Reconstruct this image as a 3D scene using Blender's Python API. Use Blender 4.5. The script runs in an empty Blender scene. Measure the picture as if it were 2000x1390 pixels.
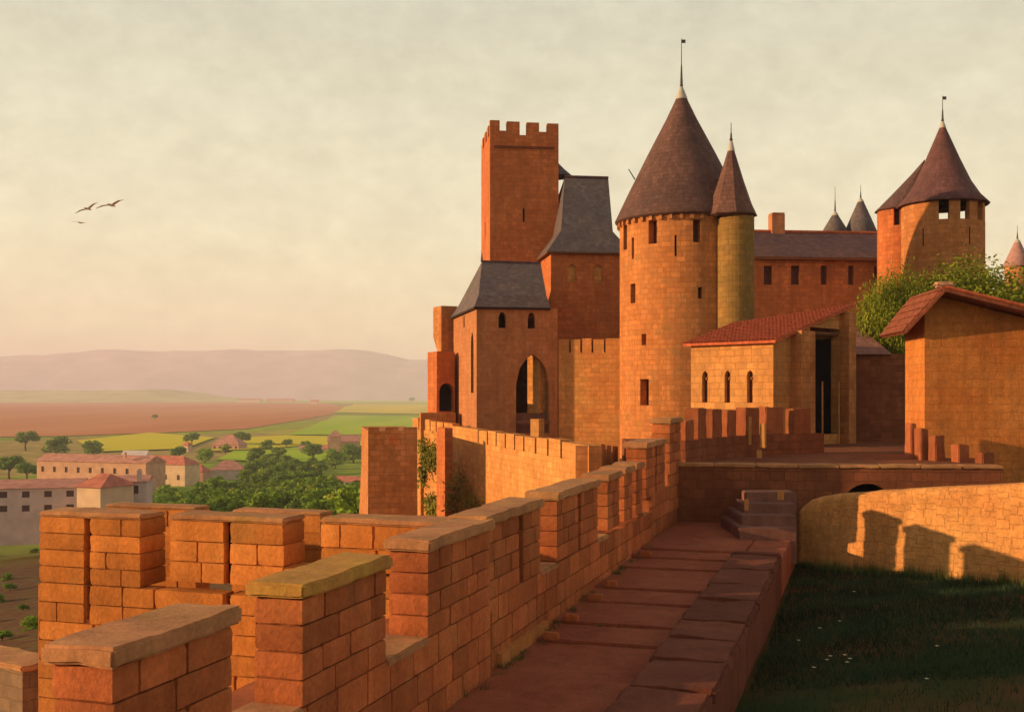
import bpy, bmesh, math, random
from mathutils import Vector, Matrix, noise
random.seed(7)
R = math.radians
scene = bpy.context.scene
COL = scene.collection

# ------------------------------------------------------------------ camera
F = 2144.0                      # focal length in photo pixels (photo 2000 wide)
HOR = 770.0                     # horizon row in the photo
cam_d = bpy.data.cameras.new('camera')
cam_d.sensor_width = 36.0
cam_d.lens = 36.0 * F / 2000.0
cam_d.shift_y = (HOR - 695.0) / 2000.0
cam_d.clip_start = 0.1
cam_d.clip_end = 60000
cam = bpy.data.objects.new('camera', cam_d); COL.objects.link(cam)
cam.location = (0, 0, 0); cam.rotation_euler = (R(90), 0, 0)
scene.camera = cam

# ------------------------------------------------------------------ sky, sun, exposure
SUN_EL, SUN_AZ = 12.0, 8.0      # azimuth: degrees behind due left of the view
S = Vector((-math.cos(R(SUN_AZ)) * math.cos(R(SUN_EL)), -math.sin(R(SUN_AZ)) * math.cos(R(SUN_EL)), math.sin(R(SUN_EL))))
world = bpy.data.worlds.new('World'); scene.world = world; world.use_nodes = True
wn = world.node_tree.nodes; wl = world.node_tree.links
bg = wn['Background']
sky = wn.new('ShaderNodeTexSky'); sky.sky_type = 'NISHITA'; sky.sun_disc = False
sky.sun_elevation = R(SUN_EL); sky.sun_rotation = R(-(90 + SUN_AZ)); sky.dust_density = 4.0; sky.air_density = 1.5
skm = wn.new('ShaderNodeVectorMath'); skm.operation = 'SCALE'; skm.inputs['Scale'].default_value = 0.10
wl.new(sky.outputs[0], skm.inputs[0])
tc = wn.new('ShaderNodeTexCoord'); sep = wn.new('ShaderNodeSeparateXYZ'); wl.new(tc.outputs['Generated'], sep.inputs[0])
rmp = wn.new('ShaderNodeValToRGB')
els = rmp.color_ramp.elements
els[0].position = 0.0; els[0].color = (1.15, 0.88, 0.52, 1)
els[1].position = 1.0; els[1].color = (0.26, 0.26, 0.26, 1)
for p, c in ((0.06, (1.14, 1.0, 0.63, 1)), (0.17, (1.02, 0.96, 0.68, 1)), (0.33, (0.78, 0.76, 0.58, 1)), (0.6, (0.46, 0.44, 0.36, 1))):
    e = els.new(p); e.color = c
wl.new(sep.outputs['Z'], rmp.inputs[0])
# thin mottled high cloud
cmap = wn.new('ShaderNodeMapping'); cmap.inputs['Scale'].default_value = (1, 1, 1.6); wl.new(tc.outputs['Generated'], cmap.inputs[0])
n1 = wn.new('ShaderNodeTexNoise'); n1.inputs['Scale'].default_value = 16; n1.inputs['Detail'].default_value = 9; n1.inputs['Roughness'].default_value = 0.66
wl.new(cmap.outputs[0], n1.inputs['Vector'])
n2 = wn.new('ShaderNodeTexNoise'); n2.inputs['Scale'].default_value = 42; n2.inputs['Detail'].default_value = 5; n2.inputs['Roughness'].default_value = 0.6
wl.new(cmap.outputs[0], n2.inputs['Vector'])
na = wn.new('ShaderNodeMath'); na.operation = 'MULTIPLY_ADD'; na.inputs[1].default_value = 0.75
wl.new(n2.outputs['Fac'], na.inputs[0]); wl.new(n1.outputs['Fac'], na.inputs[2])
nr = wn.new('ShaderNodeMapRange'); nr.inputs['From Min'].default_value = 0.66; nr.inputs['From Max'].default_value = 1.1
nr.inputs['To Min'].default_value = 0.90; nr.inputs['To Max'].default_value = 1.09
wl.new(na.outputs[0], nr.inputs['Value'])
gm = wn.new('ShaderNodeVectorMath'); gm.operation = 'SCALE'; wl.new(rmp.outputs[0], gm.inputs[0]); wl.new(nr.outputs[0], gm.inputs['Scale'])
mx = wn.new('ShaderNodeMix'); mx.data_type = 'RGBA'; mx.inputs[0].default_value = 0.86
wl.new(skm.outputs[0], mx.inputs[6]); wl.new(gm.outputs[0], mx.inputs[7])
wl.new(mx.outputs[2], bg.inputs['Color']); bg.inputs['Strength'].default_value = 0.53

sun_d = bpy.data.lights.new('sun', 'SUN'); sun_d.energy = 4.1; sun_d.angle = R(0.6); sun_d.color = (1.0, 0.62, 0.29)
sun = bpy.data.objects.new('sun', sun_d); COL.objects.link(sun)
sun.rotation_euler = S.to_track_quat('Z', 'Y').to_euler(); sun.location = (-60, -10, 60)

scene.view_settings.view_transform = 'Standard'
scene.view_settings.look = 'None'
scene.view_settings.exposure = 0.9
scene.view_settings.gamma = 1.0
scene.render.engine = 'CYCLES'
scene.cycles.max_bounces = 5; scene.cycles.diffuse_bounces = 3; scene.cycles.volume_bounces = 2

# ------------------------------------------------------------------ helpers
def X(px, Y): return (px - 1000.0) / F * Y
def Z(py, Y): return (HOR - py) / F * Y
def W(px, py, Y): return Vector((X(px, Y), Y, Z(py, Y)))

WM = {}
def put(o, parent=None, world=None):
    world = world if world is not None else Matrix.Identity(4)
    COL.objects.link(o)
    if parent is not None:
        o.parent = parent; o.matrix_parent_inverse = WM[parent].inverted()
    o.matrix_basis = world; WM[o] = world
    return o
def tag(o, label=None, cat=None, group=None, kind=None):
    if label: o['label'] = label
    if cat: o['category'] = cat
    if group: o['group'] = group
    if kind: o['kind'] = kind
    return o
def thing(name, loc, label, cat, group=None):
    o = bpy.data.objects.new(name, None); o.empty_display_size = 0.3
    put(o, None, Matrix.Translation(Vector(loc)))
    return tag(o, label, cat, group)
def copy_tree(o, world, label=None):
    """copy a thing and its parts to a new world matrix"""
    def rec(src, parent, wnew):
        c = src.copy(); COL.objects.link(c); WM[c] = wnew
        if parent is not None:
            c.parent = parent; c.matrix_parent_inverse = WM[parent].inverted()
        c.matrix_basis = wnew
        for ch in src.children:
            rec(ch, c, wnew @ WM[src].inverted() @ WM[ch])
        return c
    c = rec(o, None, world)
    if label: c['label'] = label
    return c

class MB:
    def __init__(s): s.v = []; s.f = []; s.uv = []; s.sm = []
    def face(s, pts, uv=None, smooth=False):
        i = len(s.v); pts = [Vector(p) for p in pts]; s.v += pts; s.f.append(list(range(i, i + len(pts))))
        if uv is None:
            n = Vector((0, 0, 0))
            for k in range(len(pts)):
                n += (pts[k] - pts[0]).cross(pts[(k + 1) % len(pts)] - pts[0])
            n = n.normalized() if n.length > 1e-9 else Vector((0, 0, 1))
            if abs(n.z) > 0.97: uv = [(p.x, p.y) for p in pts]
            else:
                t = Vector((-n.y, n.x, 0)).normalized(); w = n.cross(t)
                uv = [(p.dot(t), p.dot(w)) for p in pts]
        s.uv.append(uv); s.sm.append(smooth)
    def box(s, o, ux, uy, uz, sx, sy, sz):
        """o: corner; axes ux,uy,uz (right-handed); sizes"""
        ux, uy, uz, o = Vector(ux), Vector(uy), Vector(uz), Vector(o)
        P = lambda a, b, c: o + ux * (a * sx) + uy * (b * sy) + uz * (c * sz)
        for q in (((0,0,0),(1,0,0),(1,0,1),(0,0,1)), ((1,0,0),(1,1,0),(1,1,1),(1,0,1)), ((1,1,0),(0,1,0),(0,1,1),(1,1,1)),
                  ((0,1,0),(0,0,0),(0,0,1),(0,1,1)), ((0,0,1),(1,0,1),(1,1,1),(0,1,1)), ((0,1,0),(1,1,0),(1,0,0),(0,0,0))):
            s.face([P(*c) for c in q])
    def prism(s, plan, z0, z1, cap=True):
        """plan CCW list of (x,y); z0,z1 numbers or lists"""
        n = len(plan)
        a = z0 if isinstance(z0, (list, tuple)) else [z0] * n
        b = z1 if isinstance(z1, (list, tuple)) else [z1] * n
        for i in range(n):
            j = (i + 1) % n
            s.face([(*plan[i], a[i]), (*plan[j], a[j]), (*plan[j], b[j]), (*plan[i], b[i])])
        if cap:
            s.face([(*plan[i], b[i]) for i in range(n)]); s.face([(*plan[i], a[i]) for i in reversed(range(n))])
    def tube(s, pts, rads, seg=8, cap=True):
        rings = []
        for k, p in enumerate(pts):
            p = Vector(p)
            a = Vector(pts[min(k + 1, len(pts) - 1)]) - Vector(pts[max(k - 1, 0)])
            a.normalize()
            t = a.orthogonal().normalized() if abs(a.z) < 0.9 else (Vector((1, 0, 0)) - a * a.x).normalized()
            b = a.cross(t)
            rings.append([p + (t * math.cos(q) + b * math.sin(q)) * rads[k] for q in [2 * math.pi * i / seg for i in range(seg)]])
        for k in range(len(rings) - 1):
            for i in range(seg):
                j = (i + 1) % seg
                s.face([rings[k][i], rings[k][j], rings[k + 1][j], rings[k + 1][i]], smooth=True)
        if cap:
            s.face(list(reversed(rings[0]))); s.face(rings[-1])
    def lathe(s, c, prof, seg=48, a0=0.0, smooth=True):
        """prof list of (r,z); outward faces when prof goes upward"""
        c = Vector(c)
        for k in range(len(prof) - 1):
            (r0, z0), (r1, z1) = prof[k], prof[k + 1]
            L = math.hypot(r1 - r0, z1 - z0); 
            for i in range(seg):
                q0 = a0 + 2 * math.pi * i / seg; q1 = a0 + 2 * math.pi * (i + 1) / seg
                rm = max(r0, r1)
                P = lambda r, z, q: c + Vector((r * math.cos(q), r * math.sin(q), z))
                pts = [P(r0, z0, q0), P(r0, z0, q1), P(r1, z1, q1), P(r1, z1, q0)]
                uv = [(q0 * rm, z0), (q1 * rm, z0), (q1 * rm, z1), (q0 * rm, z1)]
                if r1 < 1e-4: pts = pts[:3]; uv = uv[:3]
                elif r0 < 1e-4: pts = [pts[0], pts[2], pts[3]]; uv = [uv[0], uv[2], uv[3]]
                s.face(pts, uv, smooth)
    def panel(s, M, w, h, ops=(), u0=0.0, v0=0.0, du=None, through=False):
        """wall sheet with openings. M(u,v,d)->point, d into the wall.
        ops: dict u,v,w,h,d, arch in (None,'round','point'). Returns list of pane point lists."""
        us = {u0, u0 + w}; vs = {v0, v0 + h}
        for o in ops:
            us |= {o['u'], o['u'] + o['w']}; vs |= {o['v'], o['v'] + o['h']}
        if du:
            k = max(1, int(round(w / du)))
            for i in range(k): us.add(u0 + w * i / k)
        us = sorted(x for x in us if u0 - 1e-6 <= x <= u0 + w + 1e-6); vs = sorted(x for x in vs if v0 - 1e-6 <= x <= v0 + h + 1e-6)
        panes = []
        for a, b in zip(us, us[1:]):
            if b - a < 1e-6: continue
            for c, d in zip(vs, vs[1:]):
                if d - c < 1e-6: continue
                mu, mv = (a + b) / 2, (c + d) / 2
                if any(o['u'] < mu < o['u'] + o['w'] and o['v'] < mv < o['v'] + o['h'] for o in ops): continue
                s.face([M(a, c, 0), M(b, c, 0), M(b, d, 0), M(a, d, 0)], [(a, c), (b, c), (b, d), (a, d)])
        for o in ops:
            a, b, c, d, dp = o['u'], o['u'] + o['w'], o['v'], o['v'] + o['h'], o.get('d', 0.3)
            arch = o.get('arch')
            if arch:
                hw = (b - a) / 2; sp = d - (hw if arch == 'round' else min(hw * 1.75, (d - c) * 0.8)); n = 10
                curve = []
                for i in range(n + 1):
                    x = -1 + 2 * i / n
                    if arch == 'round': y = math.sqrt(max(0, 1 - x * x))
                    else: y = math.sqrt(max(0, 4 - (1 + abs(x)) ** 2)) / math.sqrt(3)
                    curve.append((a + hw + x * hw, sp + y * (d - sp)))
                for (x0, y0), (x1, y1) in zip(curve, curve[1:]):
                    s.face([M(x0, y0, 0), M(x1, y1, 0), M(x1, d, 0), M(x0, d, 0)], [(x0, y0), (x1, y1), (x1, d), (x0, d)])
                outline = [(a, c), (b, c)] + list(reversed(curve))
            else:
                outline = [(a, c), (b, c), (b, d), (a, d)]
            m = len(outline)
            for i in range(m):
                p, q = outline[i], outline[(i + 1) % m]
                if (p[0] - q[0]) ** 2 + (p[1] - q[1]) ** 2 < 1e-9: continue
                s.face([M(*q, 0), M(*p, 0), M(*p, dp), M(*q, dp)])
            if not o.get('through'):
                panes.append(([M(*p, dp - 0.001) for p in outline], o))
        return panes
    def mesh(s, name, weld=False):
        me = bpy.data.meshes.new(name)
        me.from_pydata([tuple(p) for p in s.v], [], s.f)
        ul = me.uv_layers.new(name='UVMap')
        flat = [c for uv in s.uv for t in uv for c in t]
        ul.data.foreach_set('uv', flat)
        me.polygons.foreach_set('use_smooth', s.sm)
        if weld:
            bm = bmesh.new(); bm.from_mesh(me); bmesh.ops.remove_doubles(bm, verts=bm.verts, dist=1e-4); bm.to_mesh(me); bm.free()
        me.update(); return me
    def build(s, name, mat, parent=None, weld=False, world=None):
        me = s.mesh(name, weld); me.materials.append(mat)
        return put(bpy.data.objects.new(name, me), parent, world)

def flat(o, U, V=(0, 0, 1)):
    o, U, V = Vector(o), Vector(U), Vector(V); N = U.cross(V)
    return lambda u, v, d: o + U * u + V * v - N * d
def cyl(c, r):
    """u = arc length; u=0 faces the camera side (-Y), u grows to the right"""
    c = Vector(c)
    return lambda u, v, d: c + Vector(((r - d) * math.sin(u / r), -(r - d) * math.cos(u / r), v))

# ------------------------------------------------------------------ materials
def new_mat(name):
    m = bpy.data.materials.new(name); m.use_nodes = True
    nt = m.node_tree; return m, nt, nt.nodes, nt.links, nt.nodes['Principled BSDF']
def rgb(c): return (c[0], c[1], c[2], 1.0)
def scl(c, k): return tuple(min(1, x * k) for x in c)

def stone(name, c1, c2, mortar=None, bw=0.58, rh=0.31, bump=0.5, patch=None, mix_brick=0.55, grain=26.0, uvbricks=True, rough=0.92, msize=0.018, rnd=0.0):
    m, nt, N, L, bs = new_mat(name)
    geo = N.new('ShaderNodeNewGeometry')
    nz = N.new('ShaderNodeTexNoise'); nz.inputs['Scale'].default_value = 0.45; nz.inputs['Detail'].default_value = 6; nz.inputs['Roughness'].default_value = 0.62
    L.new(geo.outputs['Position'], nz.inputs['Vector'])
    nf = N.new('ShaderNodeTexNoise'); nf.inputs['Scale'].default_value = grain; nf.inputs['Detail'].default_value = 6; nf.inputs['Roughness'].default_value = 0.7
    L.new(geo.outputs['Position'], nf.inputs['Vector'])
    nm = N.new('ShaderNodeTexNoise'); nm.inputs['Scale'].default_value = 3.2; nm.inputs['Detail'].default_value = 5; nm.inputs['Roughness'].default_value = 0.6
    L.new(geo.outputs['Position'], nm.inputs['Vector'])
    rm = N.new('ShaderNodeMapRange'); rm.inputs['From Min'].default_value = 0.36; rm.inputs['From Max'].default_value = 0.66
    L.new(nz.outputs['Fac'], rm.inputs['Value'])
    mixc = N.new('ShaderNodeMix'); mixc.data_type = 'RGBA'; mixc.inputs[6].default_value = rgb(c1); mixc.inputs[7].default_value = rgb(c2)
    L.new(rm.outputs[0], mixc.inputs[0])
    col = mixc.outputs[2]
    # mid-scale blotches and grain, multiplicative
    r2 = N.new('ShaderNodeMapRange'); r2.inputs['From Min'].default_value = 0.3; r2.inputs['From Max'].default_value = 0.7; r2.inputs['To Min'].default_value = 0.86; r2.inputs['To Max'].default_value = 1.14
    L.new(nm.outputs['Fac'], r2.inputs['Value'])
    r3 = N.new('ShaderNodeMapRange'); r3.inputs['From Min'].default_value = 0.3; r3.inputs['From Max'].default_value = 0.7; r3.inputs['To Min'].default_value = 0.8; r3.inputs['To Max'].default_value = 1.2
    L.new(nf.outputs['Fac'], r3.inputs['Value'])
    mm = N.new('ShaderNodeMath'); mm.operation = 'MULTIPLY'; L.new(r2.outputs[0], mm.inputs[0]); L.new(r3.outputs[0], mm.inputs[1])
    fac = mm.outputs[0]
    # rain streaks: noise stretched down the wall
    smp = N.new('ShaderNodeMapping'); smp.inputs['Scale'].default_value = (1.6, 1.6, 0.16); L.new(geo.outputs['Position'], smp.inputs[0])
    sn = N.new('ShaderNodeTexNoise'); sn.inputs['Scale'].default_value = 1.0; sn.inputs['Detail'].default_value = 5; sn.inputs['Roughness'].default_value = 0.65; L.new(smp.outputs[0], sn.inputs['Vector'])
    sr = N.new('ShaderNodeMapRange'); sr.inputs['From Min'].default_value = 0.34; sr.inputs['From Max'].default_value = 0.66; sr.inputs['To Min'].default_value = 0.80; sr.inputs['To Max'].default_value = 1.12
    L.new(sn.outputs['Fac'], sr.inputs['Value'])
    ms = N.new('ShaderNodeMath'); ms.operation = 'MULTIPLY'; L.new(fac, ms.inputs[0]); L.new(sr.outputs[0], ms.inputs[1]); fac = ms.outputs[0]
    height = nf.outputs['Fac']
    bumpd = 0.02
    if uvbricks:
        uv = N.new('ShaderNodeUVMap'); uv.uv_map = 'UVMap'
        # wobble
        wv = N.new('ShaderNodeVectorMath'); wv.operation = 'SCALE'; wv.inputs['Scale'].default_value = 0.13
        L.new(nm.outputs['Color'], wv.inputs[0])
        wa = N.new('ShaderNodeVectorMath'); wa.operation = 'ADD'; L.new(uv.outputs[0], wa.inputs[0]); L.new(wv.outputs[0], wa.inputs[1])
        br = N.new('ShaderNodeTexBrick'); br.inputs['Scale'].default_value = 1.0
        br.inputs['Brick Width'].default_value = bw; br.inputs['Row Height'].default_value = rh
        br.inputs['Mortar Size'].default_value = msize; br.inputs['Mortar Smooth'].default_value = 0.6; br.inputs['Bias'].default_value = 0.0
        br.inputs['Color1'].default_value = (0.72, 0.68, 0.66, 1); br.inputs['Color2'].default_value = (1.22, 1.18, 1.12, 1); br.inputs['Mortar'].default_value = (0.55, 0.50, 0.46, 1)
        br.offset = 0.5; br.squash = 0.8; br.squash_frequency = 3
        L.new(wa.outputs[0], br.inputs['Vector'])
        mb = N.new('ShaderNodeMix'); mb.data_type = 'RGBA'      # courses show through the weathered skin only in places
        mk = N.new('ShaderNodeMapRange'); mk.inputs['From Min'].default_value = 0.40; mk.inputs['From Max'].default_value = 0.60; mk.inputs['To Min'].default_value = mix_brick * 0.35; mk.inputs['To Max'].default_value = mix_brick
        L.new(sn.outputs['Fac'], mk.inputs['Value']); L.new(mk.outputs[0], mb.inputs[0])
        mb.inputs[6].default_value = (1, 1, 1, 1); L.new(br.outputs['Color'], mb.inputs[7])
        mu = N.new('ShaderNodeMix'); mu.data_type = 'RGBA'; mu.blend_type = 'MULTIPLY'; mu.inputs[0].default_value = 1.0
        L.new(col, mu.inputs[6]); L.new(mb.outputs[2], mu.inputs[7]); col = mu.outputs[2]
        hh = N.new('ShaderNodeMath'); hh.operation = 'MULTIPLY_ADD'; hh.inputs[1].default_value = -1.1
        L.new(br.outputs['Fac'], hh.inputs[0]); L.new(nf.outputs['Fac'], hh.inputs[2]); height = hh.outputs[0]
    if patch:                                   # lichen / damp growth
        pn = N.new('ShaderNodeTexNoise'); pn.inputs['Scale'].default_value = 0.9; pn.inputs['Detail'].default_value = 8; pn.inputs['Roughness'].default_value = 0.7
        L.new(geo.outputs['Position'], pn.inputs['Vector'])
        pr = N.new('ShaderNodeMapRange'); pr.inputs['From Min'].default_value = 0.54; pr.inputs['From Max'].default_value = 0.70; pr.inputs['To Max'].default_value = patch[3]
        L.new(pn.outputs['Fac'], pr.inputs['Value'])
        pm = N.new('ShaderNodeMix'); pm.data_type = 'RGBA'; L.new(pr.outputs[0], pm.inputs[0]); L.new(col, pm.inputs[6]); pm.inputs[7].default_value = rgb(patch)
        col = pm.outputs[2]
    if rnd:
        oi = N.new('ShaderNodeObjectInfo')
        rr = N.new('ShaderNodeMapRange'); rr.inputs['To Min'].default_value = 1 - rnd; rr.inputs['To Max'].default_value = 1 + rnd
        L.new(oi.outputs['Random'], rr.inputs['Value'])
        m3 = N.new('ShaderNodeMath'); m3.operation = 'MULTIPLY'; L.new(fac, m3.inputs[0]); L.new(rr.outputs[0], m3.inputs[1]); fac = m3.outputs[0]
    vm = N.new('ShaderNodeVectorMath'); vm.operation = 'SCALE'; L.new(col, vm.inputs[0]); L.new(fac, vm.inputs['Scale'])
    L.new(vm.outputs[0], bs.inputs['Base Color'])
    bs.inputs['Roughness'].default_value = rough; bs.inputs['Specular IOR Level'].default_value = 0.15
    bp = N.new('ShaderNodeBump'); bp.inputs['Strength'].default_value = bump; bp.inputs['Distance'].default_value = bumpd
    L.new(height, bp.inputs['Height']); L.new(bp.outputs[0], bs.inputs['Normal'])
    return m

def plain(name, c, rough=0.9, var=0.25, scale=4.0, spec=0.2, bump=0.0, translucent=0.0, rnd=0.0):
    m, nt, N, L, bs = new_mat(name)
    geo = N.new('ShaderNodeNewGeometry'); nz = N.new('ShaderNodeTexNoise'); nz.inputs['Scale'].default_value = scale; nz.inputs['Detail'].default_value = 5
    L.new(geo.outputs['Position'], nz.inputs['Vector'])
    mr = N.new('ShaderNodeMapRange'); mr.inputs['From Min'].default_value = 0.3; mr.inputs['From Max'].default_value = 0.7; mr.inputs['To Min'].default_value = 1 - var; mr.inputs['To Max'].default_value = 1 + var
    L.new(nz.outputs['Fac'], mr.inputs['Value']); fac = mr.outputs[0]
    if rnd:
        oi = N.new('ShaderNodeObjectInfo'); rr = N.new('ShaderNodeMapRange'); rr.inputs['To Min'].default_value = 1 - rnd; rr.inputs['To Max'].default_value = 1 + rnd
        L.new(oi.outputs['Random'], rr.inputs['Value'])
        m3 = N.new('ShaderNodeMath'); m3.operation = 'MULTIPLY'; L.new(fac, m3.inputs[0]); L.new(rr.outputs[0], m3.inputs[1]); fac = m3.outputs[0]
    vm = N.new('ShaderNodeVectorMath'); vm.operation = 'SCALE'; vm.inputs[0].default_value = c; L.new(fac, vm.inputs['Scale'])
    L.new(vm.outputs[0], bs.inputs['Base Color']); bs.inputs['Roughness'].default_value = rough; bs.inputs['Specular IOR Level'].default_value = spec
    if bump:
        bp = N.new('ShaderNodeBump'); bp.inputs['Strength'].default_value = bump; bp.inputs['Distance'].default_value = 0.05
        L.new(nz.outputs['Fac'], bp.inputs['Height']); L.new(bp.outputs[0], bs.inputs['Normal'])
    if translucent:
        tr = N.new('ShaderNodeBsdfTranslucent'); L.new(vm.outputs[0], tr.inputs['Color'])
        mxs = N.new('ShaderNodeMixShader'); mxs.inputs[0].default_value = translucent
        L.new(bs.outputs[0], mxs.inputs[1]); L.new(tr.outputs[0], mxs.inputs[2]); L.new(mxs.outputs[0], N['Material Output'].inputs['Surface'])
    return m

OR1, OR2 = (0.43, 0.165, 0.055), (0.50, 0.215, 0.085)
M_castle = stone('castle_stone', OR1, OR2, bump=0.6, mix_brick=0.75)
M_keep = stone('keep_stone', (0.46, 0.135, 0.048), (0.52, 0.17, 0.062), bump=0.6, mix_brick=0.7)
M_tower = stone('tower_stone', (0.48, 0.175, 0.056), (0.53, 0.215, 0.075), bump=0.6, mix_brick=0.75, patch=(0.16, 0.12, 0.05, 0.45))
M_sandy = stone('sandy_stone', (0.54, 0.22, 0.07), (0.60, 0.29, 0.095), bump=0.6, mix_brick=0.65, patch=(0.30, 0.24, 0.06, 0.3))
M_yellow = stone('yellow_stone', (0.50, 0.225, 0.072), (0.55, 0.27, 0.095), bump=0.6, mix_brick=0.7)
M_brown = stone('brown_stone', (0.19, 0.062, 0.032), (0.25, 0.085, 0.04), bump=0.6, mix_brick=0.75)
M_green = stone('mossy_stone', (0.24, 0.15, 0.045), (0.32, 0.17, 0.055), bump=0.6, mix_brick=0.7, patch=(0.09, 0.11, 0.035, 0.8))
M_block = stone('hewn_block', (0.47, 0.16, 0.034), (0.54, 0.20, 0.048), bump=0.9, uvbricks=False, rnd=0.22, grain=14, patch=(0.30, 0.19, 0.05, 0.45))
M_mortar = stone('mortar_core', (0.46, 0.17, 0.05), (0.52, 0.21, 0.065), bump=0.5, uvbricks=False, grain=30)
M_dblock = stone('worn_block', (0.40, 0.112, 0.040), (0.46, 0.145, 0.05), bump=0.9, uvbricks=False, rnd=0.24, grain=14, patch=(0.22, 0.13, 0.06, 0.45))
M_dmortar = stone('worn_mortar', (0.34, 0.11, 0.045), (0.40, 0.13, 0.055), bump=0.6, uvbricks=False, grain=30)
M_coping = stone('coping_stone', (0.40, 0.18, 0.085), (0.46, 0.23, 0.10), bump=0.6, uvbricks=False, rnd=0.08, grain=16, patch=(0.34, 0.21, 0.035, 0.5))
M_mosscoping = stone('lichen_coping', (0.42, 0.20, 0.055), (0.47, 0.25, 0.06), bump=0.6, uvbricks=False, grain=16, patch=(0.42, 0.27, 0.04, 0.6))
M_floor = stone('walk_paving', (0.31, 0.085, 0.046), (0.38, 0.12, 0.064), bump=0.9, bw=0.9, rh=0.6, mix_brick=0.7, grain=20)
M_bluestep = stone('blue_step_stone', (0.19, 0.085, 0.066), (0.23, 0.105, 0.08), bump=0.4, uvbricks=False)
M_plaster = stone('ochre_plaster', (0.46, 0.15, 0.038), (0.54, 0.21, 0.055), bump=0.5, mix_brick=0.4, grain=9, patch=(0.28, 0.10, 0.04, 0.5))
M_lowwall = stone('limewashed_rubble', (0.50, 0.215, 0.07), (0.57, 0.28, 0.095), bump=0.8, bw=0.42, rh=0.24, mix_brick=0.32, grain=12)
M_dark = plain('dark_interior', (0.035, 0.018, 0.016), rough=0.9, var=0.1)
M_void = plain('interior_shade', (0.012, 0.008, 0.012), rough=0.95, var=0.1)  # near-black colour standing in for shade inside openings
M_red = plain('window_shadow', (0.10, 0.035, 0.022), rough=0.9, var=0.1)
M_lead = plain('lead_cap', (0.42, 0.38, 0.34), rough=0.6, var=0.12, spec=0.4)
M_iron = plain('iron', (0.06, 0.045, 0.05), rough=0.5, var=0.1, spec=0.4)
M_wood = plain('old_wood', (0.16, 0.07, 0.035), rough=0.8, var=0.3, scale=8)

def slate(name, c1, c2, bw=0.34, rh=0.26, bump=0.5):
    m = stone(name, c1, c2, bw=bw, rh=rh, bump=0.8, mix_brick=0.85, rough=0.72, msize=0.01, grain=14)
    return m
M_slate = slate('slate', (0.115, 0.10, 0.115), (0.145, 0.115, 0.12))
M_cone = slate('cone_slate', (0.105, 0.058, 0.056), (0.145, 0.075, 0.066))
M_hallroof = slate('hall_roof', (0.10, 0.06, 0.075), (0.15, 0.08, 0.075))
M_tile = plain('terracotta_tile', (0.46, 0.105, 0.042), rough=0.85, var=0.3, scale=5, bump=0.2)
M_darktile = plain('weathered_tile', (0.21, 0.064, 0.036), rough=0.85, var=0.35, scale=5, bump=0.2)

def recess_panes(panes, parent, mat, name='window'):
    for pts, o in panes:
        mb = MB(); mb.face(pts); mb.build(name, o.get('mat', mat), parent)

def op(u, v, w, h, d=0.35, arch=None, mat=None, through=False):
    q = dict(u=u, v=v, w=w, h=h, d=d)
    if arch: q['arch'] = arch
    if mat: q['mat'] = mat
    if through: q['through'] = True
    return q
#@@SETTING
# ================================================================== THE SETTING: terrain
D = Vector((0.306, 0.952, 0)).normalized()            # direction of the rampart walk
NI = Vector((D.y, -D.x, 0))                            # towards the walk (inside)
UP = Vector((0, 0, 1))
def wallX(Y): return -1.49 + (Y - 14.52) * 0.3214
def wp(Y, off=0.0, z=0.0):                             # point on the rampart's inner plane
    p = Vector((wallX(Y), Y, z)); return p + NI * off
def sstep(a, b, x):
    t = max(0.0, min(1.0, (x - a) / (b - a))); return t * t * (3 - 2 * t)
def lerp_tab(tab, x):
    if x <= tab[0][0]: return tab[0][1]
    for (a, za), (b, zb) in zip(tab, tab[1:]):
        if x <= b: return za + (zb - za) * (x - a) / (b - a)
    return tab[-1][1]
HT = [(0, -8.0), (6, -11.0), (20, -13.0), (47, -18.0), (100, -28.0), (180, -36.5), (300, -40.0)]
def ground_z(x, y):
    s = -((x - wallX(y)) * NI.x)
    z = lerp_tab(HT, max(s, 0))
    r = math.hypot(x - 15, y - 60)
    zr = lerp_tab([(0, 0), (70, 0), (160, -12), (300, -26), (450, -32)], r) - 8
    z = min(z, zr)
    z = max(z, -40.0)
    z += 0.5 * noise.noise(Vector((x * 0.02, y * 0.02, 0))) if abs(z) < 39 else 0
    return z

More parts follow.
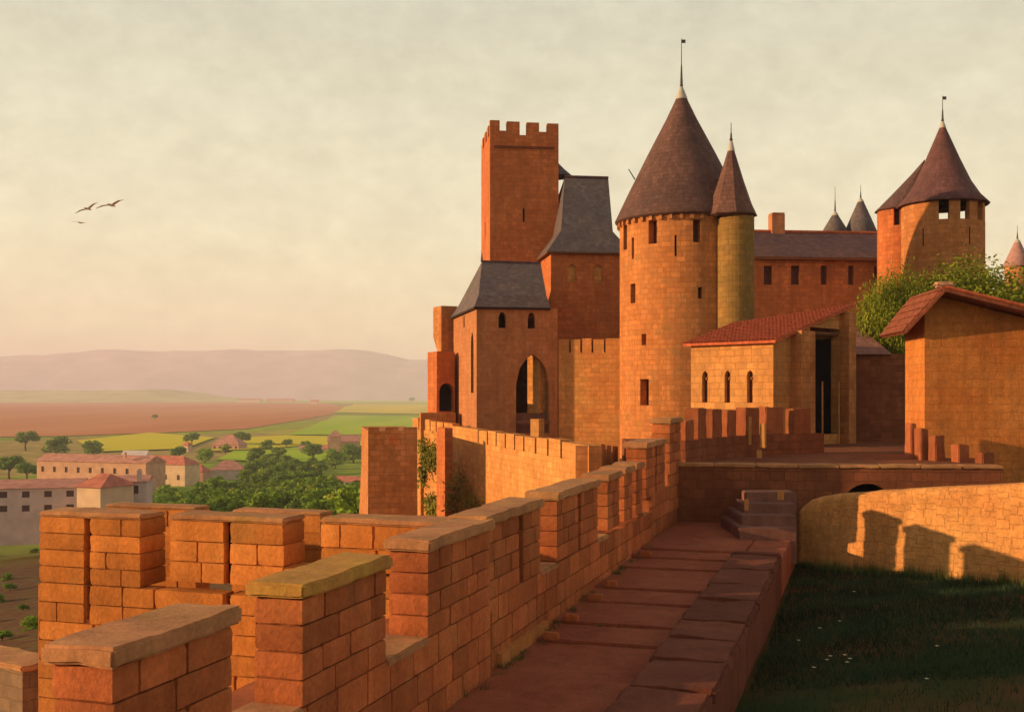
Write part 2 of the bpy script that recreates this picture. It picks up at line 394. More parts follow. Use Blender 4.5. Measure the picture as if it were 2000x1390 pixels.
def ground_mat():
    m, nt, N, L, bs = new_mat('ground_cover')
    geo = N.new('ShaderNodeNewGeometry')
    mp = N.new('ShaderNodeMapping'); mp.inputs['Scale'].default_value = (0.004, 0.0018, 0.0); mp.inputs['Rotation'].default_value = (0, 0, 0.2); L.new(geo.outputs['Position'], mp.inputs[0])
    vo = N.new('ShaderNodeTexVoronoi'); vo.inputs['Scale'].default_value = 1.0; L.new(mp.outputs[0], vo.inputs['Vector'])
    sp = N.new('ShaderNodeSeparateColor'); L.new(vo.outputs['Color'], sp.inputs[0])
    r = N.new('ShaderNodeValToRGB'); r.color_ramp.interpolation = 'CONSTANT'; e = r.color_ramp.elements
    e[0].position = 0; e[0].color = (0.28, 0.32, 0.04, 1); e[1].position = 0.75; e[1].color = (0.36, 0.34, 0.06, 1)
    for p, c in ((0.25, (0.22, 0.29, 0.04, 1)), (0.5, (0.34, 0.26, 0.09, 1))):
        q = e.new(p); q.color = c
    L.new(sp.outputs[0], r.inputs[0])
    nz = N.new('ShaderNodeTexNoise'); nz.inputs['Scale'].default_value = 0.08; nz.inputs['Detail'].default_value = 8; L.new(geo.outputs['Position'], nz.inputs['Vector'])
    mr = N.new('ShaderNodeMapRange'); mr.inputs['From Min'].default_value = 0.3; mr.inputs['From Max'].default_value = 0.7; mr.inputs['To Min'].default_value = 0.7; mr.inputs['To Max'].default_value = 1.3
    L.new(nz.outputs['Fac'], mr.inputs['Value'])
    vm = N.new('ShaderNodeVectorMath'); vm.operation = 'SCALE'; L.new(r.outputs[0], vm.inputs[0]); L.new(mr.outputs[0], vm.inputs['Scale'])
    ln = N.new('ShaderNodeVectorMath'); ln.operation = 'LENGTH'; L.new(geo.outputs['Position'], ln.inputs[0])
    dr = N.new('ShaderNodeMapRange'); dr.inputs['From Min'].default_value = 230; dr.inputs['From Max'].default_value = 340; dr.inputs['To Min'].default_value = 1; dr.inputs['To Max'].default_value = 0
    L.new(ln.outputs['Value'], dr.inputs['Value'])
    n5 = N.new('ShaderNodeTexNoise'); n5.inputs['Scale'].default_value = 0.6; n5.inputs['Detail'].default_value = 8; L.new(geo.outputs['Position'], n5.inputs['Vector'])
    c5 = N.new('ShaderNodeValToRGB'); e5 = c5.color_ramp.elements; e5[0].position = .4; e5[0].color = (0.12, 0.055, 0.04, 1); e5[1].position = .62; e5[1].color = (0.13, 0.10, 0.045, 1); L.new(n5.outputs['Fac'], c5.inputs[0])
    m5 = N.new('ShaderNodeMix'); m5.data_type = 'RGBA'; L.new(dr.outputs[0], m5.inputs[0]); L.new(vm.outputs[0], m5.inputs[6]); L.new(c5.outputs[0], m5.inputs[7])
    L.new(m5.outputs[2], bs.inputs['Base Color']); bs.inputs['Roughness'].default_value = 1.0; bs.inputs['Specular IOR Level'].default_value = 0.0
    return m
def axis(lo, hi, near, step, grow):
    out = [0.0]; s = step; v = 0
    while v < hi:
        s = step if v < near else s * grow
        v += s; out.append(min(v, hi))
    neg = []; s = step; v = 0
    while v > lo:
        s = step if -v < near else s * grow
        v -= s; neg.append(max(v, lo))
    return list(reversed(neg)) + out
gx = axis(-15000, 15000, 320, 8, 1.35); gy = axis(-6000, 5700, 400, 8, 1.35)
mb = MB(); idx = {}
for j, y in enumerate(gy):
    for i, x in enumerate(gx):
        idx[i, j] = len(mb.v); mb.v.append(Vector((x, y, ground_z(x, y))))
for j in range(len(gy) - 1):
    for i in range(len(gx) - 1):
        mb.f.append([idx[i, j], idx[i + 1, j], idx[i + 1, j + 1], idx[i, j + 1]]); mb.uv.append([(0, 0)] * 4); mb.sm.append(True)
# far plain falls away beyond the rim
g = mb.build('ground', ground_mat()); g['kind'] = 'structure'
mb = MB()
mb.face([(-60000, 5690, -41), (60000, 5690, -41), (60000, 40000, -260), (-60000, 40000, -260)])
o = mb.build('far_plain', plain('far_soil', (0.2, 0.17, 0.1), var=0.2, scale=0.002)); o['kind'] = 'structure'

# fields on the plain: quads given by pixel corners on the flat plain at z
def on_plain(px, py, z=-40.0):
    Y = -z * F / (py - HOR); return Vector((X(px, Y), Y, z))
def field(name, pix, mat, lift):
    mb = MB(); pts = [on_plain(px, py) + Vector((0, 0, lift)) for px, py in pix]
    # subdivide the outline with small wobble so that edges are not ruler straight
    out = []
    for a, b in zip(pts, pts[1:] + pts[:1]):
        for k in range(6):
            t = k / 6; p = a.lerp(b, t); L = (b - a).length
            w = 0.012 * L * noise.noise(p * 0.003) if k else 0
            out.append(p + Vector((w, w * 1.5, 0)))
    mb.face(out); o = mb.build(name, mat); o['kind'] = 'structure'; return o
def rowed(name, c1, c2, sc, ang):
    m, nt, N, L, bs = new_mat(name)
    geo = N.new('ShaderNodeNewGeometry')
    mp = N.new('ShaderNodeMapping'); mp.inputs['Rotation'].default_value = (0, 0, ang); mp.inputs['Scale'].default_value = (sc, sc * 0.12, 1); L.new(geo.outputs['Position'], mp.inputs[0])
    nz = N.new('ShaderNodeTexNoise'); nz.inputs['Scale'].default_value = 1; nz.inputs['Detail'].default_value = 6; nz.inputs['Roughness'].default_value = 0.65; L.new(mp.outputs[0], nz.inputs['Vector'])
    mr = N.new('ShaderNodeMapRange'); mr.inputs['From Min'].default_value = 0.35; mr.inputs['From Max'].default_value = 0.65; L.new(nz.outputs['Fac'], mr.inputs['Value'])
    mx = N.new('ShaderNodeMix'); mx.data_type = 'RGBA'; mx.inputs[6].default_value = rgb(c1); mx.inputs[7].default_value = rgb(c2); L.new(mr.outputs[0], mx.inputs[0])
    L.new(mx.outputs[2], bs.inputs['Base Color']); bs.inputs['Roughness'].default_value = 1; bs.inputs['Specular IOR Level'].default_value = 0
    return m
M_plough = rowed('ploughed_earth', (0.50, 0.19, 0.085), (0.56, 0.25, 0.12), 0.006, 1.3)
M_ygreen = rowed('young_corn', (0.56, 0.50, 0.03), (0.62, 0.52, 0.05), 0.01, 1.5)
M_gfield = rowed('green_meadow', (0.28, 0.44, 0.03), (0.44, 0.52, 0.05), 0.008, 1.4)
M_straw = rowed('ripe_field', (0.66, 0.52, 0.08), (0.52, 0.46, 0.08), 0.006, 1.4)
field('ploughed_field', [(-260, 858), (130, 852), (330, 845), (480, 838), (600, 818), (690, 800), (640, 786.6), (300, 786.2), (-260, 786.2)], M_plough, 0.6)
field('meadow', [(560, 850), (900, 850), (950, 815), (660, 812)], M_gfield, 0.9)
field('ripe_field', [(650, 806), (960, 812), (960, 789), (690, 789)], M_straw, 1.2)
field('meadow', [(500, 787.6), (1000, 789), (1000, 785.6), (480, 785.4)], M_gfield, 1.6)
field('corn_field', [(190, 884), (360, 878), (420, 856), (290, 846), (150, 862)], M_ygreen, 1.0)
field('corn_field', [(480, 868), (740, 874), (760, 858), (560, 852), (440, 858)], M_ygreen, 1.3)
field('meadow', [(420, 900), (640, 905), (700, 878), (480, 868)], M_gfield, 0.8)
field('corn_field', [(400, 884), (520, 880), (600, 872), (430, 874)], M_ygreen, 1.5)

# low green hill and the far mountain ridge, as real ridges with depth
def ridge(name, prof, Yf, Yb, zb, mat, rough, seed):
    """prof: (px,py) skyline seen at depth (Yf+Yb)/2"""
    mb = MB(); Ym = (Yf + Yb) / 2; n = 120; rows = 16
    x0, x1 = prof[0][0], prof[-1][0]; grid = []
    for j in range(rows + 1):
        t = j / rows; Y = Yf + (Yb - Yf) * t; row = []
        for i in range(n + 1):
            px = x0 + (x1 - x0) * i / n; zt = Z(lerp_tab(prof, px), Ym)
            s = math.sin(math.pi * min(t, 1.0)) ** 0.8 if t < 0.999 else 0
            xx = X(px, Ym)
            w = 1 + rough * noise.fractal(Vector((xx * 0.0012 + seed, Y * 0.0012, 0)), 0.9, 2.0, 5) * (1 - abs(2 * t - 1)) ** 0.5 * (abs(2 * t - 1) ** 0.6 * 3 + 0.15)
            row.append(Vector((xx, Y, zb + (zt - zb) * s * w)))
        grid.append(row)
    for j in range(rows):
        for i in range(n):
            mb.v += [grid[j][i], grid[j][i + 1], grid[j + 1][i + 1], grid[j + 1][i]]
            k = len(mb.v); mb.f.append([k - 4, k - 3, k - 2, k - 1]); mb.uv.append([(0, 0)] * 4); mb.sm.append(True)
    o = mb.build(name, mat, weld=True); o['kind'] = 'structure'; return o
ridge('green_hill', [(-500, 762), (-60, 764), (220, 764), (350, 762), (395, 771), (460, 777), (540, 781), (700, 783), (900, 784)], 5500, 7600, -42, plain('hill_grass', (0.38, 0.40, 0.10), var=0.3, scale=0.006), 0.25, 3)
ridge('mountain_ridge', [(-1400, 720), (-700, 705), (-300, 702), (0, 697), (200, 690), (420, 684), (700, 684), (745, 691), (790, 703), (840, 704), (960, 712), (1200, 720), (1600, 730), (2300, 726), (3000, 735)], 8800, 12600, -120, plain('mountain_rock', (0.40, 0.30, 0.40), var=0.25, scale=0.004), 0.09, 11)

# the air: pale haze that the far ridge fades into
m = bpy.data.materials.new('haze_air'); m.use_nodes = True; N = m.node_tree.nodes; L = m.node_tree.links
N.remove(N['Principled BSDF'])
pv = N.new('ShaderNodeVolumePrincipled'); pv.inputs['Color'].default_value = (0.84, 0.82, 1.0, 1); pv.inputs['Density'].default_value = 0.00014; pv.inputs['Anisotropy'].default_value = 0.0
L.new(pv.outputs[0], N['Material Output'].inputs['Volume'])
mb = MB(); mb.box((-30000, -6500, -300), (1, 0, 0), (0, 1, 0), (0, 0, 1), 60000, 19400, 800)
HAZE = mb.build('haze', m, weld=True); tag(HAZE, 'pale pink evening haze lying over the plain', 'haze', kind='stuff')

# ================================================================== hewn blocks
BLK = []
for k in range(9):
    bm = bmesh.new(); bmesh.ops.create_cube(bm, size=1.0)
    bmesh.ops.subdivide_edges(bm, edges=list(bm.edges), cuts=3, use_grid_fill=True)
    for v in bm.verts:
        co = v.co.copy(); ext = [abs(c_) > 0.499 for c_ in co]; ne = sum(ext)
        nv = noise.noise(co * 3.3 + Vector((k * 7.3, k * 2.1, 0)))
        if ne >= 2:                                     # arrises and corners are worn back unevenly
            w_ = (0.012 + 0.026 * max(0, nv + .15)) * (1.5 if ne == 3 else 1)
            for ax in range(3):
                if ext[ax]: v.co[ax] -= math.copysign(w_ * (0.4 if ax == 1 else 1.0), co[ax])
        else:
            for ax in range(3):
                if ext[ax]: v.co[ax] += math.copysign(0.012 * nv, co[ax])
    me = bpy.data.meshes.new('stone'); bm.to_mesh(me); bm.free()
    for f in me.polygons: f.use_smooth = True
    me.set_sharp_from_angle(angle=R(38)); me.materials.append(M_block); BLK.append(me)
DBLK = []
for me in BLK:
    c = me.copy(); c.materials.clear(); c.materials.append(M_dblock); DBLK.append(c)
def courses(parent, o, U, w, h, rowh, depth, proud=0.012, skip=(), rs=random, meshes=None, lmin=0.5, lmax=1.05, joint=0.011, name='stone'):
    """lay courses of blocks; o = lower left corner of the face, U along it, out = U x Z"""
    U = Vector(U); N = U.cross(UP); o = Vector(o); n = max(1, int(round(h / rowh))); rh = h / n; meshes = meshes or BLK
    for r in range(n):
        z0 = r * rh
        spans = [(0, w)]
        for (a, b, c, d) in skip:
            if z0 + rh * 0.5 > c and z0 + rh * 0.5 < d:
                ns = []
                for (p, q) in spans:
                    if b <= p or a >= q: ns.append((p, q))
                    else:
                        if a - p > 0.05: ns.append((p, a))
                        if q - b > 0.05: ns.append((b, q))
                spans = ns
        for (p, q) in spans:
            u = p
            first = True
            while u < q - 1e-4:
                L = rs.uniform(lmin, lmax) * (0.6 if first and r % 2 else 1.0); first = False
                if q - u - L < lmin * 0.7: L = q - u
                j = joint; pr = proud + rs.uniform(-0.004, 0.008)
                c = o + U * (u + L / 2) + UP * (z0 + rh / 2) - N * (depth / 2 - pr)
                sx, sy, sz = max(L - j, 0.03), depth, rh - j
                Mx = Matrix(((U.x * sx, -N.x * sy, 0, c.x), (U.y * sx, -N.y * sy, 0, c.y), (0, 0, sz, c.z), (0, 0, 0, 1)))
                put(bpy.data.objects.new(name, rs.choice(meshes)), parent, Mx)
                u += L
def rough_slab(o, U, sx, sy, sz, mat, name, parent, amp=0.012, bev=0.03, cell=0.16, seed=0):
    """bevelled, slightly uneven slab; o = near corner on inner side, U along, out = U x Z, extends sx along U, sy away from out, sz up"""
    U = Vector(U); N = U.cross(UP)
    bm = bmesh.new(); bmesh.ops.create_cube(bm, size=1.0)
    for v in bm.verts: v.co = Vector(((v.co.x + .5) * sx, (v.co.y + .5) * sy, (v.co.z + .5) * sz))
    bmesh.ops.bevel(bm, geom=list(bm.edges), offset=bev, segments=2, affect='EDGES')
    long_e = [e for e in bm.edges if e.calc_length() > cell * 2]
    for ax, s in ((0, sx), (1, sy), (2, sz)):
        n = int(s / cell)
        for k in range(1, n):
            co = Vector((0, 0, 0)); co[ax] = s * k / n; no = Vector((0, 0, 0)); no[ax] = 1
            bmesh.ops.bisect_plane(bm, geom=list(bm.verts) + list(bm.edges) + list(bm.faces), plane_co=co, plane_no=no)
    for v in bm.verts:
        q = v.co * 2.3 + Vector((seed * 3.1, seed * 1.7, 0))
        v.co += Vector((noise.noise(q), noise.noise(q + Vector((9, 0, 0))), noise.noise(q + Vector((0, 9, 0))) * 1.2)) * amp * 1.6
        q = v.co * 7 + Vector((seed, 0, 0)); v.co += Vector((noise.noise(q), noise.noise(q + Vector((5, 0, 0))), noise.noise(q + Vector((0, 5, 0))))) * amp * 0.7
    for f in bm.faces: f.smooth = True
    me = bpy.data.meshes.new(name); bm.to_mesh(me); bm.free(); me.set_sharp_from_angle(angle=R(24)); me.materials.append(mat)
    o = Vector(o)
    Mx = Matrix(((U.x, -N.x, 0, o.x), (U.y, -N.y, 0, o.y), (0, 0, 1, o.z), (0, 0, 0, 1)))
    return put(bpy.data.objects.new(name, me), parent, Mx)

# ================================================================== the rampart in the foreground
SILL, TOPZ, TH = -3.43, -2.24, 0.60
ramp = thing('rampart_wall', wp(9, 0, -4.7), 'long crenellated stone rampart with capped merlons running up beside the walk', 'rampart')
rs = random.Random(3)
def merlon(Ya, Yb, sill, top, off=0.0, slit=None, cop=M_coping, cop_h=0.17, th=TH, seed=0, capped=True, blocks=True):
    a = wp(Ya, off, sill); L = (Yb - Ya) / D.y; h = top - sill
    mb = MB(); segs = [(0.05, L - 0.05, 0.05, th - 0.05)]
    skip = []
    if slit:
        s0 = slit * L - 0.11; s1 = s0 + 0.22
        segs = [(0.05, s0 - 0.04, 0.05, th - 0.05), (s1 + 0.04, L - 0.05, 0.05, th - 0.05), (s0 - 0.04, s1 + 0.04, 0.40, th - 0.05)]
        skip = [(s0, s1, -1, 9)]
    for (p, q, y0, y1) in segs:
        mb.box(a + D * p - NI * y0, D, -NI, UP, q - p, y1 - y0, h)
    core = mb.build('merlon', M_dmortar, ramp)
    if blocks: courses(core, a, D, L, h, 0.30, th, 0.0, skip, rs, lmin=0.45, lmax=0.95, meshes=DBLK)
    if capped:
        rough_slab(a + UP * (h + 0.004) + NI * 0.07 - D * 0.07, D, L + 0.14, th + 0.14, cop_h, cop, 'coping', core, seed=seed)
    return core
merlon(8.98, 10.70, SILL, TOPZ, seed=1)
merlon(12.0, 14.13, SILL, TOPZ, seed=2, cop=M_mosscoping)
merlon(15.46, 18.05, SILL, TOPZ + 0.02, seed=3)
merlon(18.05 + 0.02, 21.16, SILL, TOPZ + 0.06, off=-0.10, slit=0.62, seed=4)
merlon(22.3, 25.7, SILL + 0.02, TOPZ + 0.08, off=-0.10, slit=0.52, seed=5)
merlon(26.7, 28.0, SILL + 0.1, TOPZ + 0.12, off=-0.10, seed=6)
merlon(28.55, 29.55, SILL + 0.1, TOPZ + 0.15, off=-0.10, seed=16)  # split from one long merlon; added gaps throw sun strips on the rubble wall
merlon(30.0, 30.9, SILL + 0.1, TOPZ + 0.18, off=-0.10, seed=17)
merlon(31.4, 34.4, -3.0, -1.55, off=-0.10, slit=0.5, seed=7)
merlon(35.2, 37.3, -2.2, -0.95, off=-0.10, seed=8)
merlon(5.4, 7.6, SILL, TOPZ, seed=9)
# the wall below the embrasures
def base(Ya, Yb, z0, z1, off, deep=-17.0, blocks=True):
    a = wp(Ya, off, z0); L = (Yb - Ya) / D.y
    mb = MB(); mb.box(wp(Ya, off - 0.045, deep), D, -NI, UP, L, TH + 0.5, z1 - deep - 0.02)
    b = mb.build('wall', M_dmortar, ramp)
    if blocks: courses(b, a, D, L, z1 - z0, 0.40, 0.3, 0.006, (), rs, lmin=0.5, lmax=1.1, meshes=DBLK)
    return b
b1 = base(5.0, 18.05, -4.7, SILL, 0.0)
b2 = base(18.05, 32.1, -4.7, SILL, -0.10)
b3 = base(32.1, 35.1, -4.2, -2.9, -0.10)
b4 = base(35.1, 37.4, -3.8, -2.2, -0.10)
for Ya, Yb, off, zz in ((10.7, 12.0, 0, SILL), (14.13, 15.46, 0, SILL), (21.16, 22.3, -0.1, SILL), (25.7, 26.7, -0.1, SILL + 0.02), (30.9, 31.4, -0.1, SILL + 0.05)):
    rough_slab(wp(Ya, off + 0.03, zz - 0.10) , D, (Yb - Ya) / D.y, TH + 0.06, 0.13, M_coping, 'sill', b1 if off == 0 else b2, seed=Ya, amp=0.008)

# ------------------------------------------------------------------ the wall walk with shallow steps, and its low inner kerb wall
walk = thing('wall_walk', wp(16, 2, -4.7), 'brown paved wall walk with shallow steps behind the merlons', 'wall walk')
lev = [(4.0, -4.62), (20.6, -4.57), (22.0, -4.52), (24.0, -4.47), (25.4, -4.42), (28.0, -4.37), (29.4, -4.32), (30.6, -4.27), (38.0, None)]
for (ya, z), (yb, _) in zip(lev, lev[1:]):
    rough_slab(wp(ya, 2.75, z - 0.9), D, (yb - ya) / D.y, 2.9, 0.9, M_floor, 'step' if ya > 5 else 'paving', walk, amp=0.012, bev=0.025, cell=0.5, seed=ya)
rough_slab(wp(29.62, 3.8, -5.3), D, 7.5, 1.03, 1.0, M_floor, 'paving', walk, amp=0.012, bev=0.025, cell=0.5, seed=77)
for ya, z in ((20.6, -4.57), (22.0, -4.52), (24.0, -4.47), (25.4, -4.42), (29.4, -4.32)):
    rough_slab(wp(ya - 0.02, 0.42, z - 0.02), D, 0.16, 0.30, 0.14, M_dblock, 'kerb_block', walk, amp=0.008, cell=0.1, bev=0.02, seed=ya)
# kerb wall: flat-topped, of long coping slabs over coursed blocks
kerb = thing('kerb_wall', wp(20, 3.2, -5.5), 'low dark flat-topped kerb wall between walk and shaded grass', 'kerb wall')
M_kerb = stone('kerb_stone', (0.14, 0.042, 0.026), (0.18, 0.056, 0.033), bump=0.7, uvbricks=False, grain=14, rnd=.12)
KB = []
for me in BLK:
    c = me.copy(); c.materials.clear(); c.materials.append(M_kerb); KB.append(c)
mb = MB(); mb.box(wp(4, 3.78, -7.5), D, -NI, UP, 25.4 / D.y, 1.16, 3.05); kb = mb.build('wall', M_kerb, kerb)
rsk = random.Random(8); y_ = 6.0; i = 0
while y_ < 29.2:
    L_ = min(rsk.uniform(1.4, 2.4), (29.5 - y_) / D.y)
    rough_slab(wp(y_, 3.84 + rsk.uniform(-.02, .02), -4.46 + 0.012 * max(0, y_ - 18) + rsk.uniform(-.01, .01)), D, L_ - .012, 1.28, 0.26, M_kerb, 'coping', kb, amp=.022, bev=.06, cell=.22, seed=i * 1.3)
    y_ += L_ * D.y; i += 1
# ------------------------------------------------------------------ projecting bastion on the left
E = -NI
bast = thing('bastion', (-5, 20, -12), 'projecting square bastion with sunlit coursed parapet and two arrow slits', 'bastion')
B0 = Vector((-0.34, 18.1, 0))
def bt(px):
    u = (px - 1000) / F; return (-0.34 - 18.1 * u) / (0.952 + 0.306 * u)
def bp_(t, z, back=0.0):
    p = B0 + E * t + D * back; return Vector((p.x, p.y, z))
UR = -E                                             # left-to-right as the camera sees it
rs = random.Random(12)
tA0, tA1, tB0, tB1, tC0, tC1 = bt(75), bt(275), bt(330), bt(555), bt(625), 0.35
BT = 0.78
def bmerlon(t0, t1, sill, top, slit=None):
    L = t0 - t1; mb = MB(); a = bp_(t0, sill); h = top - sill
    skip = []; segs = [(0.05, L - 0.05, 0.05)]
    if slit is not None:
        s0 = (t0 - slit) - 0.05; s1 = s0 + 0.10
        segs = [(0.05, s0 - 0.03, 0.05), (s1 + 0.03, L - 0.05, 0.05), (s0 - 0.03, s1 + 0.03, 0.5)]; skip = [(s0, s1, -1, 9)]
    for p, q, y0 in segs: mb.box(a + UR * p + D * y0, UR, D, UP, q - p, BT - 0.05 - y0, h)
    c = mb.build('merlon', M_mortar, bast)
    if slit is not None:
        mq = MB(); mq.box(a + UR * (s0 - .008) + D * 0.16, UR, D, UP, 0.116, 0.3, h); mq.build('slit', M_void, c)  # near-black block painted in for the shade deep in the slit
    courses(c, a, UR, L, h, 0.33, BT, 0.0, skip, rs, lmin=0.6, lmax=1.3)
    rough_slab(a + UP * (h + 0.003) - D * 0.012, UR, L, BT + 0.02, 0.1, M_coping, 'coping', c, amp=0.01, seed=t0)
    return c
bmerlon(tA0, tA1, -3.56, -2.31, bt(170)); bmerlon(tB0, tB1, -3.40, -2.28, bt(443)); bmerlon(tC0, tC1, -3.06, -2.24)
# stepped sills
mb = MB(); mb.box(bp_(tB1, -3.4), UR, D, UP, tB1 - tC0 - 0.02, BT, 0.34); s_ = mb.build('sill', M_block, bast)
# flank wall below the merlons (mortar body + hewn courses)
mb = MB(); w_ = tA0 - 0.0
slits = [(tA0 - bt(170) - 0.05, tA0 - bt(170) + 0.05, -4.22, 0), (tA0 - bt(443) - 0.05, tA0 - bt(443) + 0.05, -4.85, 0)]
pl = mb.panel(flat(bp_(tA0, 0) + D * 0.05, UR), w_, 13.4, [op(a, c, b - a, -3.60 - c, 0.5) for a, b, c, d in slits], v0=-17.0)
mb.box(bp_(tA0, -17) + D * 0.55, UR, D, UP, w_, 2.9, 12.6)
mb.box(bp_(tA0, -17) + D * 0.02 + UR * 0.0, D, E, UP, 0.6, 0.02, 13.4)
body = mb.build('wall', M_mortar, bast); recess_panes([([q_ - D * 0.36 for q_ in pts_], o_) for pts_, o_ in pl], body, M_void, 'slit')  # near-black panes carry the shade of the slits
courses(body, bp_(tA0, -7.56), UR, tA0 - tC0, 4.0, 0.36, 0.4, 0.012, [(a, b, c + 7.56, 9) for a, b, c, d in slits], rs, lmin=0.6, lmax=1.4)
courses(body, bp_(tC0, -7.56), UR, tC0 - tC1, 4.46, 0.36, 0.4, 0.012, (), rs, lmin=0.6, lmax=1.4)
# far parapet of the bastion
def far_merlon(pa, pb, top, back, th=0.5):
    def tt(px):
        u = (px - 1000) / F; p = B0 + D * back; return (p.x - p.y * u) / (0.952 + 0.306 * u)
    t0, t1 = tt(pa), tt(pb); a = bp_(t0, -4.4, back)
    mb = MB(); mb.box(a + D * 0.02 + UR * 0.02, UR, D, UP, t0 - t1 - 0.04, th - 0.04, top + 4.4)
    c = mb.build('merlon', M_mortar, bast); courses(c, a, UR, t0 - t1, top + 4.4, 0.34, th, 0.0, (), rs, lmin=0.6, lmax=1.3)
    rough_slab(a + UP * (top + 4.404) - D * 0.02, UR, t0 - t1, th + 0.04, 0.07, M_coping, 'coping', c, amp=0.008, seed=pa)
far_merlon(205, 383, -2.36, 2.1); far_merlon(452, 628, -2.40, 2.3); far_merlon(698, 945, -2.42, 2.1)
# ================================================================== the castle
def axes(deg):
    a = R(deg); return Vector((math.cos(a), math.sin(a), 0)), Vector((-math.sin(a), math.cos(a), 0))
def along(P, U, px):                                   # distance along U from P to the sight line of column px
    u = (px - 1000) / F; return (u * P.y - P.x) / (U.x - u * U.y)
def at(px, Y): return Vector((X(px, Y), Y, 0))
def zz(p, z): return Vector((p.x, p.y, z))
def shell(mb, plan, z0, z1, ops=None):
    """outer walls over a CCW plan, with per-side openings; returns panes"""
    panes = []; n = len(plan)
    for i in range(n):
        a, b = Vector((*plan[i][:2], 0)), Vector((*plan[(i + 1) % n][:2], 0)); U = (b - a); w = U.length; U.normalize()
        panes += mb.panel(flat(a, U), w, z1 - z0, (ops or {}).get(i, ()), v0=z0)
    return panes
def cone_roof(parent, c, prof, mat, cap_r, cap_z, tip_z, flag=False, seg=48, name='roof', lead=M_lead):
    mb = MB(); mb.lathe(c, prof, seg, smooth=seg > 20); r = mb.build(name, mat, parent, weld=True)
    mb = MB(); z0 = cap_z[0]; z1 = cap_z[1]
    mb.lathe(c, [(cap_r * 1.12, z0 - 0.05), (cap_r * 1.12, z0 + 0.02), (0.09, z1), (0.0001, z1 + 0.02)], 20); mb.build('lead_cap', lead, r, weld=True)
    mb = MB(); zm = z1 + (tip_z - z1) * 0.45
    mb.tube([c + UP * (z1 - 0.2), c + UP * zm], [0.10, 0.045], 8); mb.tube([c + UP * zm, c + UP * tip_z], [0.03, 0.02], 6)
    mb.lathe(c + UP * (z1 + 0.1), [(0.0001, -0.1), (0.12, 0), (0.0001, 0.1)], 10)
    mb.build('finial', M_iron, r)
    if flag:
        mb = MB(); mb.box(c + UP * (tip_z - 0.28) + Vector((0.02, -0.012, 0)), (1, 0, 0), (0, 1, 0), UP, 0.24, 0.024, 0.22); mb.build('weather_vane', M_iron, r)
    return r

# ------------------------------------------------------------------ square keep
ex, ey = axes(7.3)
P0 = at(957, 86); wF = along(P0, ex, 1091); wD = along(P0, ey, 940); zt, zc = Z(236, 86), Z(262, 86)
keep = thing('keep_tower', zz(P0, -8), 'tall square battlemented keep of brown stone rising above the slate roofs', 'tower')
plan = [P0, P0 + ex * wF, P0 + ex * wF + ey * wD, P0 + ey * wD]
sl = along(P0, ex, 1021)
mb = MB(); left_len = wD
pn = shell(mb, plan, -8, zc, {0: [op(sl, Z(436, 87), 0.16, 1.05, 0.4)], 3: [op(wD * 0.45, Z(462, 88), 0.35, 1.4, 0.4)]})
mb.face([zz(p, zc - 0.9) for p in plan])
kw = mb.build('wall', M_keep, keep); recess_panes(pn, kw, M_dark, 'slit')
mb = MB(); mb.box(zz(P0 - ey * 0.1 + ex * 0.35, Z(288, 86)), ex, ey, UP, wF - 0.7, 0.1, 0.16); mb.build('string_course', M_brown, keep)
for a, b, dz in ((957, 976, 0.06), (990, 1015, 0.0), (1029, 1053, -0.03), (1069, 1091, -0.06)):
    u0, u1 = along(P0, ex, a), along(P0, ex, b)
    mb = MB(); mb.box(zz(P0 + ex * u0, zc), ex, ey, UP, u1 - u0, 0.55, zt - zc + dz); mb.build('merlon', M_keep, keep)
    mb = MB(); mb.box(zz(P0 + ex * u0 + ey * (wD - 0.55), zc), ex, ey, UP, u1 - u0, 0.55, (zt - zc) * 0.6); mb.build('merlon', M_keep, keep)
for (a, b) in ((0.2, 0.36), (0.5, 0.66), (0.8, 0.92)):
    for side in (0, wF - 0.5):
        mb = MB(); mb.box(zz(P0 + ey * (wD * a) + ex * side, zc), ex, ey, UP, 0.5, wD * (b - a), (zt - zc) * (0.95 if side == 0 else 0.5)); mb.build('merlon', M_keep, keep)
for (a, b) in ((976, 990), (1053, 1069)):
    u0, u1 = along(P0, ex, a), along(P0, ex, b)
    mb = MB(); mb.box(zz(P0 + ex * (u0 + 0.01), zc), ex, ey, UP, u1 - u0 - 0.02, 0.5, 0.30); mb.build('sill', M_keep, keep)

# ------------------------------------------------------------------ hall behind the round tower
ex, ey = axes(8)
P0 = at(1076, 82); wF = along(P0, ex, 1225); wD = along(P0, ey, 1030); wD = min(max(wD, 6), 14)
ze = Z(492, 82)
hall = thing('hall_building', zz(P0, -8), 'brown hall with steep bell-cast slate roof between keep and round tower', 'building')
plan = [P0, P0 + ex * wF, P0 + ex * wF + ey * wD, P0 + ey * wD]
mb = MB(); w1, w2 = along(P0, ex, 1117), along(P0, ex, 1168)
pn = shell(mb, plan, -8, ze, {0: [op(w - 0.33, Z(551, 82), 0.66, 1.35, 0.14, 'round', mat=M_yellow) for w in (w1, w2)]})
hw = mb.build('wall', M_keep, hall); recess_panes(pn, hw, M_castle, 'blind_window')
r0 = [P0 - ex * 0.35 - ey * 0.35, P0 + ex * (wF + 0.3) - ey * 0.35, P0 + ex * (wF + 0.3) + ey * (wD + 0.3), P0 - ex * 0.35 + ey * (wD + 0.3)]
zb, zr = Z(450, 83), Z(345, 82 + wD * 0.4)
i0, i1 = along(P0 + ey * 0.9, ex, 1096), along(P0 + ey * 0.9, ex, 1197)
r1 = [P0 + ex * i0 + ey * 0.9, P0 + ex * i1 + ey * 0.9, P0 + ex * i1 + ey * (wD - 0.9), P0 + ex * i0 + ey * (wD - 0.9)]
Pm = P0 + ey * (wD * 0.4); j0, j1 = along(Pm, ex, 1103), along(Pm, ex, 1188)
